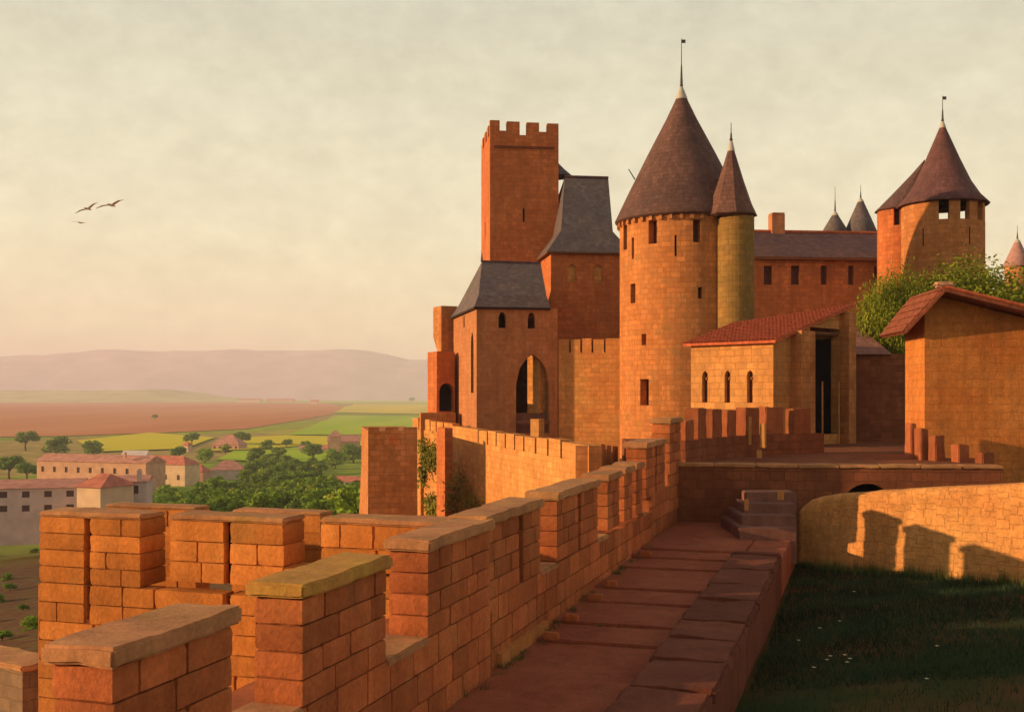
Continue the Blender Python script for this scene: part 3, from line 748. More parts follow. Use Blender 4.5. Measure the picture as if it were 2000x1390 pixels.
rl, rr_ = Pm + ex * j0, Pm + ex * j1
mb = MB()
for i in range(4):
    j = (i + 1) % 4; mb.face([zz(r0[i], ze), zz(r0[j], ze), zz(r1[j], zb), zz(r1[i], zb)])
mb.face([zz(r1[0], zb), zz(r1[1], zb), zz(rr_, zr), zz(rl, zr)]); mb.face([zz(r1[1], zb), zz(r1[2], zb), zz(rr_, zr)])
mb.face([zz(r1[2], zb), zz(r1[3], zb), zz(rl, zr), zz(rr_, zr)]); mb.face([zz(r1[3], zb), zz(r1[0], zb), zz(rl, zr)])
mb.face([zz(p, ze) for p in reversed(r0)])
rf = mb.build('roof', M_slate, hall)
mb = MB(); mb.tube([zz(rl, zr + 0.05), zz(rr_, zr + 0.05)], [0.11, 0.11], 8); mb.build('ridge_lead', M_hallroof, rf)
mb = MB(); mb.prism([q[:2] for q in r0], ze - 0.12, ze - 0.01); mb.build('eave', M_wood, rf)
# little gablet just right of the keep
mb = MB(); q = at(1090, 90); mb.lathe(q, [(1.3, Z(346, 90)), (0.5, Z(330, 90)), (0.0001, Z(318, 90))], 8, smooth=False); mb.build('turret_roof', M_slate, hall)

# ------------------------------------------------------------------ chapel tower with the pointed arch
ex, ey = axes(12)
P0 = at(931, 74); wF = along(P0, ex, 1089); wE = along(P0, ex, 1074); wD = along(P0, ey, 886)
ze = Z(599, 74)
chap = thing('chapel_tower', zz(P0, -9), 'square tower house with slate hipped roof and tall pointed arch', 'building')
plan = [P0, P0 + ex * wF, P0 + ex * wF + ey * wD, P0 + ey * wD]
a0, a1 = along(P0, ex, 1008), along(P0, ex, 1073)
s1, s2 = along(P0, ex, 981), along(P0, ex, 1038)
mb = MB()
ops0 = [op(a0, Z(846, 75), a1 - a0, Z(692, 75) - Z(846, 75), 0.7, 'point', through=True)]
for s in (s1, s2): ops0.append(op(s - 0.26, Z(641, 74.6), 0.52, Z(609, 74.6) - Z(641, 74.6), 0.45, 'point', through=True))
# left wall (side 3 runs from back to front): tall lancet near the front added to let sun in, small window behind
ops3 = [op(wD - 2.3, 0.1, 1.1, 4.2, 0.4, 'point', through=True), op(wD - 5.4, Z(637, 78), 0.5, Z(612, 78) - Z(637, 78), 0.4, 'point', mat=M_dark)]
pn = shell(mb, plan, -9, ze, {0: ops0, 3: ops3})
cw = mb.build('wall', stone('chapel_stone', (0.40, 0.165, 0.075), (0.47, 0.20, 0.085), bump=0.4, mix_brick=0.5), chap); recess_panes(pn, cw, M_dark, 'window')
# room behind the arch: floor, ceiling, pier splayed to catch the added sun, back screen
mb = MB(); mb.box(zz(P0 + ex * 0.1 + ey * 0.72, -9), ex, ey, UP, wF - 0.2, wD - 0.9, Z(806, 76) + 9); mb.build('inner_floor', M_bluestep, chap)
mb = MB(); mb.box(zz(P0 + ex * 0.1 + ey * 0.72, Z(655, 76)), ex, ey, UP, wF - 0.2, wD - 0.9, 0.3); mb.build('inner_vault', M_brown, chap)
pc = P0 + ey * 1.35; q = along(pc, ex, 1030)
c = pc + ex * q; exr, eyr = axes(-42)
mb = MB(); mb.box(zz(c, Z(806, 76)), exr, eyr, UP, 1.15, 0.8, 5.3); mb.build('pier', M_yellow, chap)
mb = MB(); mb.box(zz(P0 + ex * (a0 - 0.02) - ey * 0.09, Z(828, 74)), ex, ey, UP, a1 - a0 + 0.04, 0.3, 0.22); mb.build('arch_sill', M_bluestep, chap)
zr = Z(511, 74 + wD * 0.42)
e0 = [P0 - ex * 0.2 - ey * 0.2, P0 + ex * wE - ey * 0.2, P0 + ex * wE + ey * (wD + 0.2), P0 - ex * 0.2 + ey * (wD + 0.2)]
k1 = [P0 + ex * 0.22 + ey * 0.45, P0 + ex * (wE - 0.12) + ey * 0.45, P0 + ex * (wE - 0.12) + ey * (wD - 0.45), P0 + ex * 0.3 + ey * (wD - 0.6)]
zk = ze + 0.85
Pm = P0 + ey * (wD * 0.42); rl = Pm + ex * along(Pm, ex, 941); rr_ = Pm + ex * along(Pm, ex, 1056)
mb = MB()
for i in range(4):
    j = (i + 1) % 4; mb.face([zz(e0[i], ze), zz(e0[j], ze), zz(k1[j], zk), zz(k1[i], zk)])
mb.face([zz(k1[0], zk), zz(k1[1], zk), zz(rr_, zr), zz(rl, zr)]); mb.face([zz(k1[1], zk), zz(k1[2], zk), zz(rr_, zr)])
mb.face([zz(k1[2], zk), zz(k1[3], zk), zz(rl, zr), zz(rr_, zr)]); mb.face([zz(k1[3], zk), zz(k1[0], zk), zz(rl, zr)])
mb.face([zz(p, ze) for p in reversed(e0)])
rf = mb.build('roof', slate('chapel_slate', (0.12, 0.10, 0.115), (0.17, 0.125, 0.125)), chap)
mb = MB(); mb.prism([p[:2] for p in e0], ze - 0.14, ze - 0.012); mb.build('eave', M_dark, rf)
mb = MB(); mb.tube([zz(rl, zr + 0.03), zz(rr_, zr + 0.03)], [0.09, 0.09], 8); mb.tube([zz(rl, zr), zz(rl, zr + 0.75)], [0.09, 0.02], 6); mb.build('ridge_lead', M_hallroof, rf)
# stone block sitting on the ground in front of the arch
mb = MB(); xr, yr = axes(-35); q = at(1036, 66)
mb.box(zz(q, Z(852, 66)), xr, yr, UP, 0.6, 0.6, Z(818, 66) - Z(852, 66)); o = mb.build('stone_pier', M_yellow); tag(o, 'short sunlit stone pier standing just below the pointed arch', 'pier')

# ------------------------------------------------------------------ corner turrets left of the chapel
ex, ey = axes(24)
P0 = at(862, 84); wF = along(P0, ex, 893); wD = along(P0, ey, 846)
t1 = thing('corner_turret', zz(P0, -9), 'slim corbelled corner turret at the left edge of the castle', 'turret')
zt, zk0, zk1 = Z(597, 84), Z(655, 84), Z(690, 84)
top = [P0, P0 + ex * wF, P0 + ex * wF + ey * wD, P0 + ey * wD]
low = [P0 + ey * 0.25, P0 + ex * wF + ey * 0.25, P0 + ex * wF + ey * (wD - 0.5), P0 + ey * (wD * 0.55) + ex * 0.3]
low = [P0, P0 + ex * wF, P0 + ex * wF + ey * (wD * .5), P0 + ey * (wD * 0.42)]
mb = MB(); mb.prism([p[:2] for p in top], zk0, zt); mb.build('turret_head', M_castle, t1)
mb = MB()
for i in range(4):
    j = (i + 1) % 4; mb.face([zz(low[i], zk1), zz(low[j], zk1), zz(top[j], zk0), zz(top[i], zk0)])
mb.build('corbel', M_castle, t1)
mb = MB(); mb.prism([p[:2] for p in low], -12, zk1); mb.build('shaft', M_keep, t1)
P0 = at(853, 81); wF = along(P0, ex, 888); wD = along(P0, ey, 835)
t2 = thing('gate_turret', zz(P0, -9), 'low orange stone turret with a dark arched hole beside chapel tower', 'turret')
mb = MB(); pln = [P0, P0 + ex * wF, P0 + ex * wF + ey * wD, P0 + ey * wD]
h0 = along(P0, ex, 858)
pn = shell(mb, pln, -12, Z(686, 81), {0: [op(h0, Z(803, 81), wF - h0 - 0.05, Z(748, 81) - Z(803, 81), 0.6, 'round')]})
mb.face([zz(p, Z(686, 81)) for p in pln]); w = mb.build('wall', M_keep, t2); recess_panes(pn, w, M_void, 'opening')
P0 = at(822, 79.5); ex2, ey2 = axes(10)
mb = MB(); mb.box(zz(P0, -12), ex2, ey2, UP, along(P0, ex2, 890), 1.2, Z(806, 79.5) + 12); mb.build('parapet', M_castle, t2)

# ------------------------------------------------------------------ crenellated walls in the middle distance
def gap_wall(name, A, B, z0, ztop, mh, gaps, gw, th, mat, label, cat='wall', zt2=None, cope=None):
    """wall from A to B (left to right seen from outside), merlons split by narrow gaps at the given columns"""
    U = (B - A); w = U.length; U.normalize(); N = U.cross(UP)
    t = thing(name, zz(A, z0), label, cat)
    zt2 = ztop if zt2 is None else zt2
    zA = lambda u: ztop + (zt2 - ztop) * u / w
    mb = MB(); pa, pb = A, B; qa, qb = A - N * th, B - N * th
    mb.prism([pa[:2], pb[:2], qb[:2], qa[:2]], [z0] * 4, [zA(0) - mh, zA(w) - mh, zA(w) - mh, zA(0) - mh]); mb.build('wall', mat, t)
    cuts = [0.0]
    for g_ in gaps: u = along(A, U, g_); cuts += [u - gw / 2, u + gw / 2]
    cuts.append(w)
    for a, b in zip(cuts[0::2], cuts[1::2]):
        if b - a < 0.05: continue
        pa, pb = A + U * a, A + U * b; k = 0.06 * random.uniform(-1, 1)
        mb = MB(); mb.prism([pa[:2], pb[:2], (pb - N * th)[:2], (pa - N * th)[:2]], [zA(a) - mh - .001, zA(b) - mh - .001, zA(b) - mh - .001, zA(a) - mh - .001], [zA(a) + k, zA(b) + k, zA(b) + k, zA(a) + k])
        mb.build('merlon', mat, t)
    return t
ex, ey = axes(-14)
A = at(1091, 75.2); B = A + ex * along(A, ex, 1222)
gap_wall('curtain_wall', A, B, -8, Z(662, 75.2), 0.95, [1113, 1135, 1157, 1181], 0.13, 0.7, M_sandy, 'sandy battlemented wall joining chapel tower to the round tower')
A, B = at(884, 71), at(1150, 46.5)
gap_wall('outwork_wall', A, B, -13, Z(832, 70), 0.80, [934, 952, 969, 987, 1005, 1023, 1046, 1070, 1096], 0.26, 0.6, M_sandy, 'sunlit crenellated outwork wall sloping down below the pointed arch', zt2=Z(868, 46.5))
A2 = at(1151.5, 46.6); B2 = at(1207, 58)
gap_wall('return_wall', A2, B2, -13, Z(868, 46.6), 0.85, [1160, 1172, 1184, 1195], 0.75, 0.6, M_castle, 'short shaded battlemented wall turning back towards the round tower', zt2=Z(880, 57) + 0.2)
A, B = at(806, 81), at(884, 76)
gap_wall('ivy_wall', A, B, -14, Z(817, 81), 0.75, [818, 829, 840, 852, 866], 0.16, 0.6, M_sandy, 'ivy-hung crenellated wall between square turret and chapel tower', zt2=Z(826, 76))
# buttress strip
exb, eyb = axes(20); P0 = at(869, 73)
mb = MB(); mb.box(zz(P0, -14), exb, eyb, UP, along(P0, exb, 887), 2.0, Z(836, 73) + 14); o = mb.build('buttress', M_keep); tag(o, 'narrow shaded stone buttress between the ivy wall and the outwork', 'buttress')
# square turret
ex, ey = axes(10); P0 = at(719, 62); wF = along(P0, ex, 815); wD = along(P0, ey, 706)
sq = thing('square_turret', zz(P0, -13), 'low square orange turret standing alone before the green plain', 'turret')
zt = Z(842, 62); pl_t = [P0, P0 + ex * wF, P0 + ex * wF + ey * wD, P0 + ey * wD]
pl_b = [P0 - ey * 0.12 - ex * 0.05, P0 + ex * (wF + 0.05) - ey * 0.12, P0 + ex * (wF + 0.05) + ey * wD, P0 + ey * wD - ex * 0.45]
zm = Z(925, 62); mb = MB()
for i in range(4):
    j = (i + 1) % 4; mb.face([zz(pl_t[i], zm), zz(pl_t[j], zm), zz(pl_t[j], zt), zz(pl_t[i], zt)])
    mb.face([zz(pl_b[i], -14), zz(pl_b[j], -14), zz(pl_t[j], zm), zz(pl_t[i], zm)])
mb.face([zz(p, zt) for p in pl_t]); mb.build('wall', M_castle, sq)
for a, b in ((719, 741), (753, 778), (789, 815)):
    u0, u1 = along(P0, ex, a), along(P0, ex, b); mb = MB(); mb.box(zz(P0 + ex * u0, zt), ex, ey, UP, u1 - u0, 0.5, 0.22); mb.build('merlon', M_castle, sq)
mb = MB(); mb.box(zz(P0 + ex * along(P0, ex, 762) - ey * 0.04, Z(868, 62)), ex, ey, UP, 0.35, 0.2, 0.5); mb.build('corbel', M_keep, sq)

# ------------------------------------------------------------------ big round tower
CT = at(1331, 70); RT = 3.92
tow = thing('round_tower', zz(CT, -8), 'great round tower with tall conical slate roof and iron spike', 'tower')
zE = 11.0; Rpx = RT * F / 70
wins = []
def cw_op(px, y0, y1, wpx, d=0.5, mat=None):
    ph = math.asin(max(-0.97, min(0.97, (px - 1331) / Rpx))); Yd = 70 - RT * math.cos(ph)
    wm = wpx * Yd / F / max(0.35, math.cos(ph)); return op(ph * RT - wm / 2, Z(y1, Yd), wm, (y1 - y0) / F * Yd, d, mat=mat)
wins = [cw_op(1262, 430, 476, 15, 0.6, M_red), cw_op(1341, 428, 473, 15, 0.6, M_red), cw_op(1217, 440, 488, 6, 0.5, M_red), cw_op(1229, 464, 506, 4, 0.4), cw_op(1302, 459, 500, 4, 0.4),
        cw_op(1229, 554, 592, 8), cw_op(1347, 561, 583, 8), cw_op(1247, 652, 674, 8), cw_op(1248, 740, 791, 15, 0.6), cw_op(1344, 740, 769, 7)]
mb = MB(); M_ = cyl(CT, RT); circ = 2 * math.pi * RT
pn = mb.panel(M_, circ, zE + 10, wins, u0=-circ / 2, v0=-10, du=circ / 72)
tw = mb.build('wall', M_tower, tow, weld=True); recess_panes(pn, tw, M_dark)
cone_roof(tow, zz(CT, 0), [(4.02, zE - 0.16), (4.22, zE - 0.06), (4.24, zE), (4.0, zE + 0.5), (3.35, zE + 1.85), (2.1, zE + 4.35), (1.0, zE + 6.45), (0.34, Z(193, 70))], M_cone, 0.34, (Z(193, 70), Z(170, 70)), Z(76, 70), flag=True)
for k in range(40):
    a = 2 * math.pi * k / 40; c = CT + Vector((math.cos(a), math.sin(a), 0)) * (RT - 0.02); t_ = Vector((-math.sin(a), math.cos(a), 0)); n_ = Vector((math.cos(a), math.sin(a), 0))
    mb = MB(); mb.box(zz(c - t_ * 0.11, zE - 0.42), t_, -n_ * -1, UP, 0.2, 0.22, 0.25) if False else mb.box(zz(c + t_ * 0.1, zE - 0.42), -t_, n_, UP, 0.2, 0.2, 0.25)
    mb.build('corbel', M_castle, tow)
mb = MB(); p = CT + Vector((-3.1, -1.2, 0)); mb.tube([zz(p, Z(352, 69)), zz(p, Z(352, 69)) + Vector((-0.4, 0, 0.65))], [0.04, 0.03], 6); mb.build('roof_hook', M_iron, tow)

# stair turret grown onto its right side
CS = at(1436, 66.5); RS = 1.13
st = thing('stair_turret', zz(CS, -8), 'slim mossy stair turret with pointed roof on the side of the round tower', 'turret')
mb = MB(); circ = 2 * math.pi * RS; mb.panel(cyl(CS, RS), circ, 11.0 + 10, [], u0=-circ / 2, v0=-10, du=circ / 32); mb.build('wall', M_green, st, weld=True)
zs = Z(416, 65.4)
mb = MB()
cone_roof(st, zz(CS + Vector((-0.25, 0, 0)), 0), [(1.3, zs - 0.12), (1.6, zs), (1.25, zs + 0.75), (0.78, zs + 2.1), (0.2, Z(294, 66.5))], slate('stair_slate', (0.13, 0.068, 0.06), (0.165, 0.08, 0.068)), 0.2, (Z(294, 66.5), Z(276, 66.5)), Z(240, 66.5), seg=8)

# ------------------------------------------------------------------ long curtain hall behind on the right
ex, ey = axes(6); P0 = at(1462, 82); wF = along(P0, ex, 1772); ze = Z(499, 82); wD = 7.0
lh = thing('long_range', zz(P0, -8), 'long shaded range with dark roof and five small windows', 'building')
plan = [P0, P0 + ex * wF, P0 + ex * wF + ey * wD, P0 + ey * wD]
mb = MB(); ops = []
for px, wpx in ((1500, 17), (1553, 17), (1609, 12), (1662, 11), (1713, 12)):
    u = along(P0, ex, px); Yd = (P0 + ex * u).y; ops.append(op(u - wpx / F * Yd / 2, Z(556, Yd), wpx / F * Yd, 37 / F * Yd, 0.4))
pn = shell(mb, plan, -8, ze, {0: ops}); lw = mb.build('wall', M_keep, lh); recess_panes(pn, lw, plain('shutter_brown', (0.13, 0.045, 0.04), var=0.15))
zr = Z(452, 82 + 3.5) 
mb = MB(); a0_, b0_ = P0 - ex * 0.3 - ey * 0.4, P0 + ex * (wF + 0.3) - ey * 0.4; m0, m1 = P0 - ex * 0.3 + ey * 3.5, P0 + ex * (wF + 0.3) + ey * 3.5; c0, c1 = P0 - ex * 0.3 + ey * 7.4, P0 + ex * (wF + .3) + ey * 7.4
mb.face([zz(a0_, ze - 0.1), zz(b0_, ze - 0.1), zz(m1, zr), zz(m0, zr)]); mb.face([zz(c1, ze - 0.1), zz(c0, ze - 0.1), zz(m0, zr), zz(m1, zr)])
mb.face([zz(b0_, ze - 0.1), zz(c1, ze - 0.1), zz(m1, zr)]); mb.face([zz(c0, ze - 0.1), zz(a0_, ze - 0.1), zz(m0, zr)])
rf = mb.build('roof', M_hallroof, lh)
mb = MB(); mb.box(zz(a0_, ze - 0.3), ex, ey, UP, wF + 0.6, 0.35, 0.19); mb.build('eave', M_brown, rf)
mb = MB(); mb.tube([zz(m0, zr + 0.04), zz(m1, zr + 0.04)], [0.13, 0.13], 8); mb.build('ridge_tiles', M_tile, rf)
q = P0 + ey * 3.2; u0 = along(q, ex, 1508); u1 = along(q, ex, 1533)
mb = MB(); mb.box(zz(q + ex * u0, zr - 1), ex, ey, UP, u1 - u0, 0.9, Z(416, 85) - zr + 1); ch = mb.build('chimney', stone('chimney_brick', (0.5, 0.2, 0.1), (0.55, 0.25, 0.13), bw=0.3, rh=0.12), lh)
mb = MB(); mb.box(zz(q + ex * (u0 + .04) - ey * 0.04, Z(416, 85)), ex, ey, UP, u1 - u0 - .08, 0.98, 0.12); mb.build('chimney_cap', M_castle, ch)

# background conical roofs
for px, y0, ya, hw_, tip, lab, mt in ((1631, 458, 417, 27, 364, 'smaller far conical roof beside the chimney', M_slate), (1681, 462, 391, 33, 361, 'larger far conical roof right of its twin', M_slate), (1987, 520, 470, 26, 440, 'pink conical roof peeking over the tree at far right', plain('pink_slate', (0.36, 0.2, 0.19), var=0.2))):
    Yd = 112; c = at(px, Yd); r_ = hw_ / F * Yd
    t = thing('far_turret', zz(c, -8), lab, 'turret')
    mb = MB(); mb.lathe(c, [(r_ * 0.9, -8), (r_ * 0.9, Z(y0, Yd))], 24); mb.build('wall', M_castle, t, weld=True)
    cone_roof(t, zz(c, 0), [(r_ * .95, Z(y0 + 2, Yd)), (r_ * 1.05, Z(y0, Yd)), (r_ * 0.62, Z(y0 - (y0 - ya) * .48, Yd)), (0.3, Z(ya + 3, Yd))], mt, 0.3, (Z(ya + 3, Yd), Z(ya - 4, Yd)), Z(tip, Yd), seg=24)

# ------------------------------------------------------------------ round tower at far right, open under its roof
CR = at(1841, 76); RR = 2.72
rt = thing('watch_tower', zz(CR, -8), 'round watch tower with flared cone roof and open windows showing sky', 'tower')
zE = Z(388, 74); circ = 2 * math.pi * RR; Rp = RR * F / 76
mb = MB(); ops = []
for k in range(10):
    u = math.asin((1815 - 1841) / Rp) * RR + circ * k / 12.2; u = (u + circ / 2) % circ - circ / 2
    ops.append(op(u - 0.34, Z(430, 74), 0.68, 1.45, 0.35, through=True))
mb.panel(cyl(CR, RR), circ, zE + 8, ops, u0=-circ / 2, v0=-8, du=circ / 60)
mb.lathe(zz(CR, 0), [(RR - 0.35, zE), (RR - 0.35, 8.0)], 48)
w = mb.build('wall', M_castle, rt, weld=True)
mb2 = MB()
# cut matching inner lining: rebuild with openings
rt_in = MB(); rt_in.panel(cyl(CR, RR), circ, zE + 8, ops, u0=-circ / 2, v0=-8, du=circ / 60)
ip = cyl(CR, RR - 0.35)
rt_in.panel(lambda u, v, d: ip(u * (RR - 0.35) / RR, v, -d), circ, zE - 7, [dict(o, d=0.001) for o in ops], u0=-circ / 2, v0=7, du=circ / 60)
me = rt_in.mesh('wall', True); me.materials.append(M_castle); w.data = me
mb = MB(); mb.lathe(zz(CR, 0), [(RR - 0.34, 8.3), (0.001, 8.31)], 32); mb.build('floor', M_wood, rt, weld=True)
cone_roof(rt, zz(CR, 0), [(2.5, zE - 0.06), (2.95, zE - 0.2), (3.04, zE - 0.12), (2.45, zE + 0.5), (1.85, zE + 1.45), (1.15, zE + 3.0), (0.2, Z(249, 76))], slate('watch_slate', (0.12, 0.057, 0.062), (0.155, 0.07, 0.07)), 0.2, (Z(249, 76), Z(238, 76)), Z(187, 76), flag=True)
for px in (1783, 1862):
    ph = math.asin((px - 1841) / Rp)
    mb = MB(); mb.panel(cyl(CR, RR + 0.004), 0.09, 1.2, [], u0=ph * RR, v0=Z(480, 74)); mb.build('slit', M_dark, rt)
CA = at(1759, 78.6); RA_ = 44 / F * 78
an = thing('tower_annex', zz(CA, -8), 'round annex turret whose dark slate roof leans into the watch tower cone', 'turret')
mb = MB(); circ = 2 * math.pi * RA_; Rq = 47.0; o_ = []
for px in (1733, 1757): u = math.asin((px - 1756) / Rq) * RA_; o_.append(op(u - .2, Z(437, 76.6), .4, 1.25, .3))
pn = mb.panel(cyl(CA, RA_), circ, Z(404, 78) + 8, o_, u0=-circ / 2, v0=-8, du=circ / 36); w = mb.build('wall', M_keep, an, weld=True); recess_panes(pn, w, M_dark)
mb = MB(); zb0 = Z(410, 78); apx = W(1806, 312, 77.0); rings = []
for t in (0, .12, .28, .5, .75, 1.0):
    k_ = (1 - t) ** 1.12; cc = zz(CA, zb0).lerp(apx, t); cc.z = zb0 + (apx.z - zb0) * t ** 1.0
    cc.x = CA.x + (apx.x - CA.x) * t; rings.append([cc + Vector((math.cos(q), math.sin(q), 0)) * (RA_ * 1.1 * k_ + .02) for q in [2 * math.pi * i / 32 for i in range(32)]])
for r0_, r1_ in zip(rings, rings[1:]):
    for i in range(32): j = (i + 1) % 32; mb.face([r0_[i], r0_[j], r1_[j], r1_[i]], smooth=True)
mb.face(list(reversed(rings[0])))
mb.build('roof', slate('annex_slate', (0.10, 0.06, 0.066), (0.13, 0.072, 0.07)), an, weld=True)

# ------------------------------------------------------------------ tiled house in front of the round tower
A, B, C_, D_ = Vector((8.67, 53.2, 0)), Vector((11.9, 50.0, 0)), Vector((16.9, 55.0, 0)), Vector((13.67, 58.2, 0))
hs = thing('tiled_house', zz(B, -2.4), 'ochre stone house with red tiled lean-to roof and three traceried windows', 'house')
zA = 2.42; zC = 4.36
UAB = (B - A).normalized(); UBC = (C_ - B).normalized()
zl = lambda u: zA + (zC - zA) * u / lBC - 0.06
lBC = (C_ - B).length
mb = MB(); ops = []
for px in (1377, 1421, 1465):
    u = along(A, UAB, px); ops.append(op(u - 0.17, Z(786, 51.6), 0.34, Z(723, 51.6) - Z(786, 51.6), 0.22, 'point'))
ops.append(op(along(A, UAB, 1346) if False else 0.02, -0.9, 0.001, 0.001, 0.1))
ops = ops[:3]
pn = mb.panel(flat(A, UAB), (B - A).length, zA + 4.5, ops, v0=-4.5)
lBC = (C_ - B).length; b0, b1 = along(B, UBC, 1582), along(B, UBC, 1641); zd0, zd1 = Z(848, 53), Z(640, 53)
mb.panel(flat(B, UBC), b0, zA + 4.5, [], v0=-4.5)
mb.panel(flat(B, UBC), b1 - b0, zd0 + 4.5, [], u0=b0, v0=-4.5)
mb.panel(flat(B, UBC), lBC - b1, zA + 4.5, [], u0=b1, v0=-4.5)
mb.face([zz(B, zA), zz(B + UBC * b0, zA), zz(B + UBC * b0, zl(b0))])
mb.face([zz(B + UBC * b1, zA), zz(C_, zA), zz(C_, zl(lBC)), zz(B + UBC * b1, zl(b1))])
for u in (b0, b1):
    p = B + UBC * u; q = p + UAB * -0.5
    mb.face([zz(p, zd0), zz(q, zd0), zz(q, zl(u)), zz(p, zl(u))])
D2 = A + UBC * 4.1; zD2 = zl(4.1)
mb.face([zz(C_, -4.5), zz(D2, -4.5), zz(D2, zD2), zz(C_, zl(lBC))]); mb.face([zz(D2, -4.5), zz(A, -4.5), zz(A, zA - .06), zz(D2, zD2)])
mb.face([zz(B + UBC * b0, zd1), zz(B + UBC * b1, zd1), zz(B + UBC * b1, zl(b1)), zz(B + UBC * b0, zl(b0))])
hw_ = mb.build('wall', M_yellow, hs); recess_panes(pn, hw_, M_red)
NA = UAB.cross(UP)
for o_ in ops:                                          # tracery: mullion and two little cusps
    u = o_['u'] + o_['w'] * 0.58; mb = MB()
    mb.box(zz(A + UAB * u - NA * 0.16, o_['v']), UAB, -NA, UP, 0.05, 0.06, o_['h'] * 0.72)
    mb.tube([zz(A + UAB * (o_['u'] + 0.04) - NA * 0.13, o_['v'] + o_['h'] * 0.86), zz(A + UAB * (o_['u'] + 0.15) - NA * 0.13, o_['v'] + o_['h'] * 0.72), zz(A + UAB * (o_['u'] + 0.30) - NA * 0.13, o_['v'] + o_['h'] * 0.86)], [0.03, 0.035, 0.03], 6)
    mb.build('tracery', M_yellow, hs)
# roof plane
rs = random.Random(5)
over = 0.28
def roofpt(p, up=0.0):                                  # height of the tiled plane above plan point p
    s = (p - A).dot(UBC); return Vector((p.x, p.y, zA + (zC - zA) * s / lBC + 0.10 + up))
RA, RB = A - UAB * over - UBC * over, B + UAB * over - UBC * over
RC = C_ + UAB * over + UBC * 0.15; RD = A - UAB * over + UBC * 4.2
mb = MB(); lo = [roofpt(p, -0.12) for p in (RA, RB, RC, RD)]; hi = [roofpt(p) for p in (RA, RB, RC, RD)]
mb.face(hi); mb.face(list(reversed(lo)))
for i in range(4):
    j = (i + 1) % 4; mb.face([lo[i], lo[j], hi[j], hi[i]])
rf = mb.build('roof', M_tile, hs)
mb = MB(); nrow = int((B - A).length / 0.2) + 3; wt = (RB - RA).length / nrow
for k in range(nrow):
    p = RA + UAB * (wt * (k + 0.5)); s_end = 4.4 + (lBC + 0.3 - 4.4) * ((k + 0.5) / nrow)
    s = -0.03
    while s < s_end - 0.05:
        e_ = min(s + 0.36, s_end); c0 = roofpt(p + UBC * s); c1 = roofpt(p + UBC * e_); jz = rs.uniform(0, 0.015)
        prev = None
        for q in range(5):
            a = math.pi * q / 4; off = UAB * (-math.cos(a) * wt * 0.36); h_ = math.sin(a) * 0.07
            cur = (c0 + off + UP * (h_ + 0.02 + jz), c1 + off * 0.85 + UP * (h_ * 0.85 + jz))
            if prev: mb.face([prev[0], cur[0], cur[1], prev[1]], smooth=True)
            prev = cur
        s += 0.33
o = mb.build('tiles', M_tile, rf); o['kind'] = 'stuff'
# piers either side of the barn opening, lintel beam, near-black linings painted for the shade inside
NB = UBC.cross(UP)
for pa, pb, pr, zt_ in ((1545, 1572, 0.55, Z(648, 52)), (1640, 1654, 0.5, Z(610, 55))):
    u0, u1 = along(B, UBC, pa), along(B, UBC, pb); u1 = max(u1, u0 + 0.7)
    mb = MB(); mb.box(zz(B + UBC * u0 + NB * pr, -4.5), UBC, -NB, UP, u1 - u0, pr - 0.003, zt_ + 4.5); mb.build('pier', M_castle, hs)
mb = MB(); mb.box(zz(B + UBC * (b0 - .2) - NB * 0.1, Z(652, 53)), UBC, -NB, UP, b1 - b0 + .4, 0.2, 0.12); mb.build('lintel', M_wood, hs)
mb = MB(); mb.box(zz(A + UBC * 0.3 + UAB * .3, -4.5), UAB, UBC, UP, 4.0, 6.4, zd0 + 4.4); mb.build('barn_shade_floor', M_void, hs)
mb = MB(); mb.box(zz(B - UAB * 1.6 + UBC * .4, zd0), UBC, -UAB, UP, lBC - .8, 0.2, 4.6); mb.build('barn_shade_back', M_void, hs)  # dark screen, shade of the barn put into its colour
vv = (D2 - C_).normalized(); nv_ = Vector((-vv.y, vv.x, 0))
mb = MB(); mb.box(zz(C_ + vv * .12 + nv_ * .08, zd0), vv, nv_, UP, 5.0, 0.12, 2.75 - zd0); mb.build('barn_shade_side', M_void, hs)  # dark lining that keeps the doorway black
for i_, px in enumerate((1597, 1629)):
    p = B + UBC * along(B, UBC, px) + NB * 0.25
    mb = MB(); mb.tube([zz(p, -2.4), zz(p, Z(745, 53))], [0.045, 0.04], 8); o = mb.build('wooden_post', M_yellow); tag(o, ('left' if i_ == 0 else 'right') + ' thin pale post at the dark barn opening', 'post')

# dark yard wall with a small lean roof between the house and the ochre building
ex, ey = axes(3); P0 = at(1655, 56.5); wF = along(P0, ex, 1790)
yw = thing('yard_wall', zz(P0, -4), 'dark shaded yard wall with a little lean roof behind the house', 'wall')
mb = MB(); mb.box(zz(P0, -5), ex, ey, UP, wF, 0.6, Z(690, 56.5) + 5); mb.build('wall', M_brown, yw)
mb = MB(); q = along(P0, ex, 1738)
mb.face([zz(P0 - ey * .35, Z(692, 56.5)), zz(P0 + ex * q - ey * .35, Z(692, 56.5)), zz(P0 + ex * (q - .6) + ey * 3, Z(634, 59.5)), zz(P0 + ey * 3, Z(634, 59.5))])
mb.face([zz(P0 + ex * q - ey * .35, Z(692, 56.5)), zz(P0 + ex * (q + .3) + ey * 3, Z(692, 59.5)), zz(P0 + ex * (q - .6) + ey * 3, Z(634, 59.5))]); mb.build('roof', stone('lean_tiles', (0.26, 0.12, 0.11), (0.30, 0.14, 0.12), bw=0.25, rh=0.3), yw)

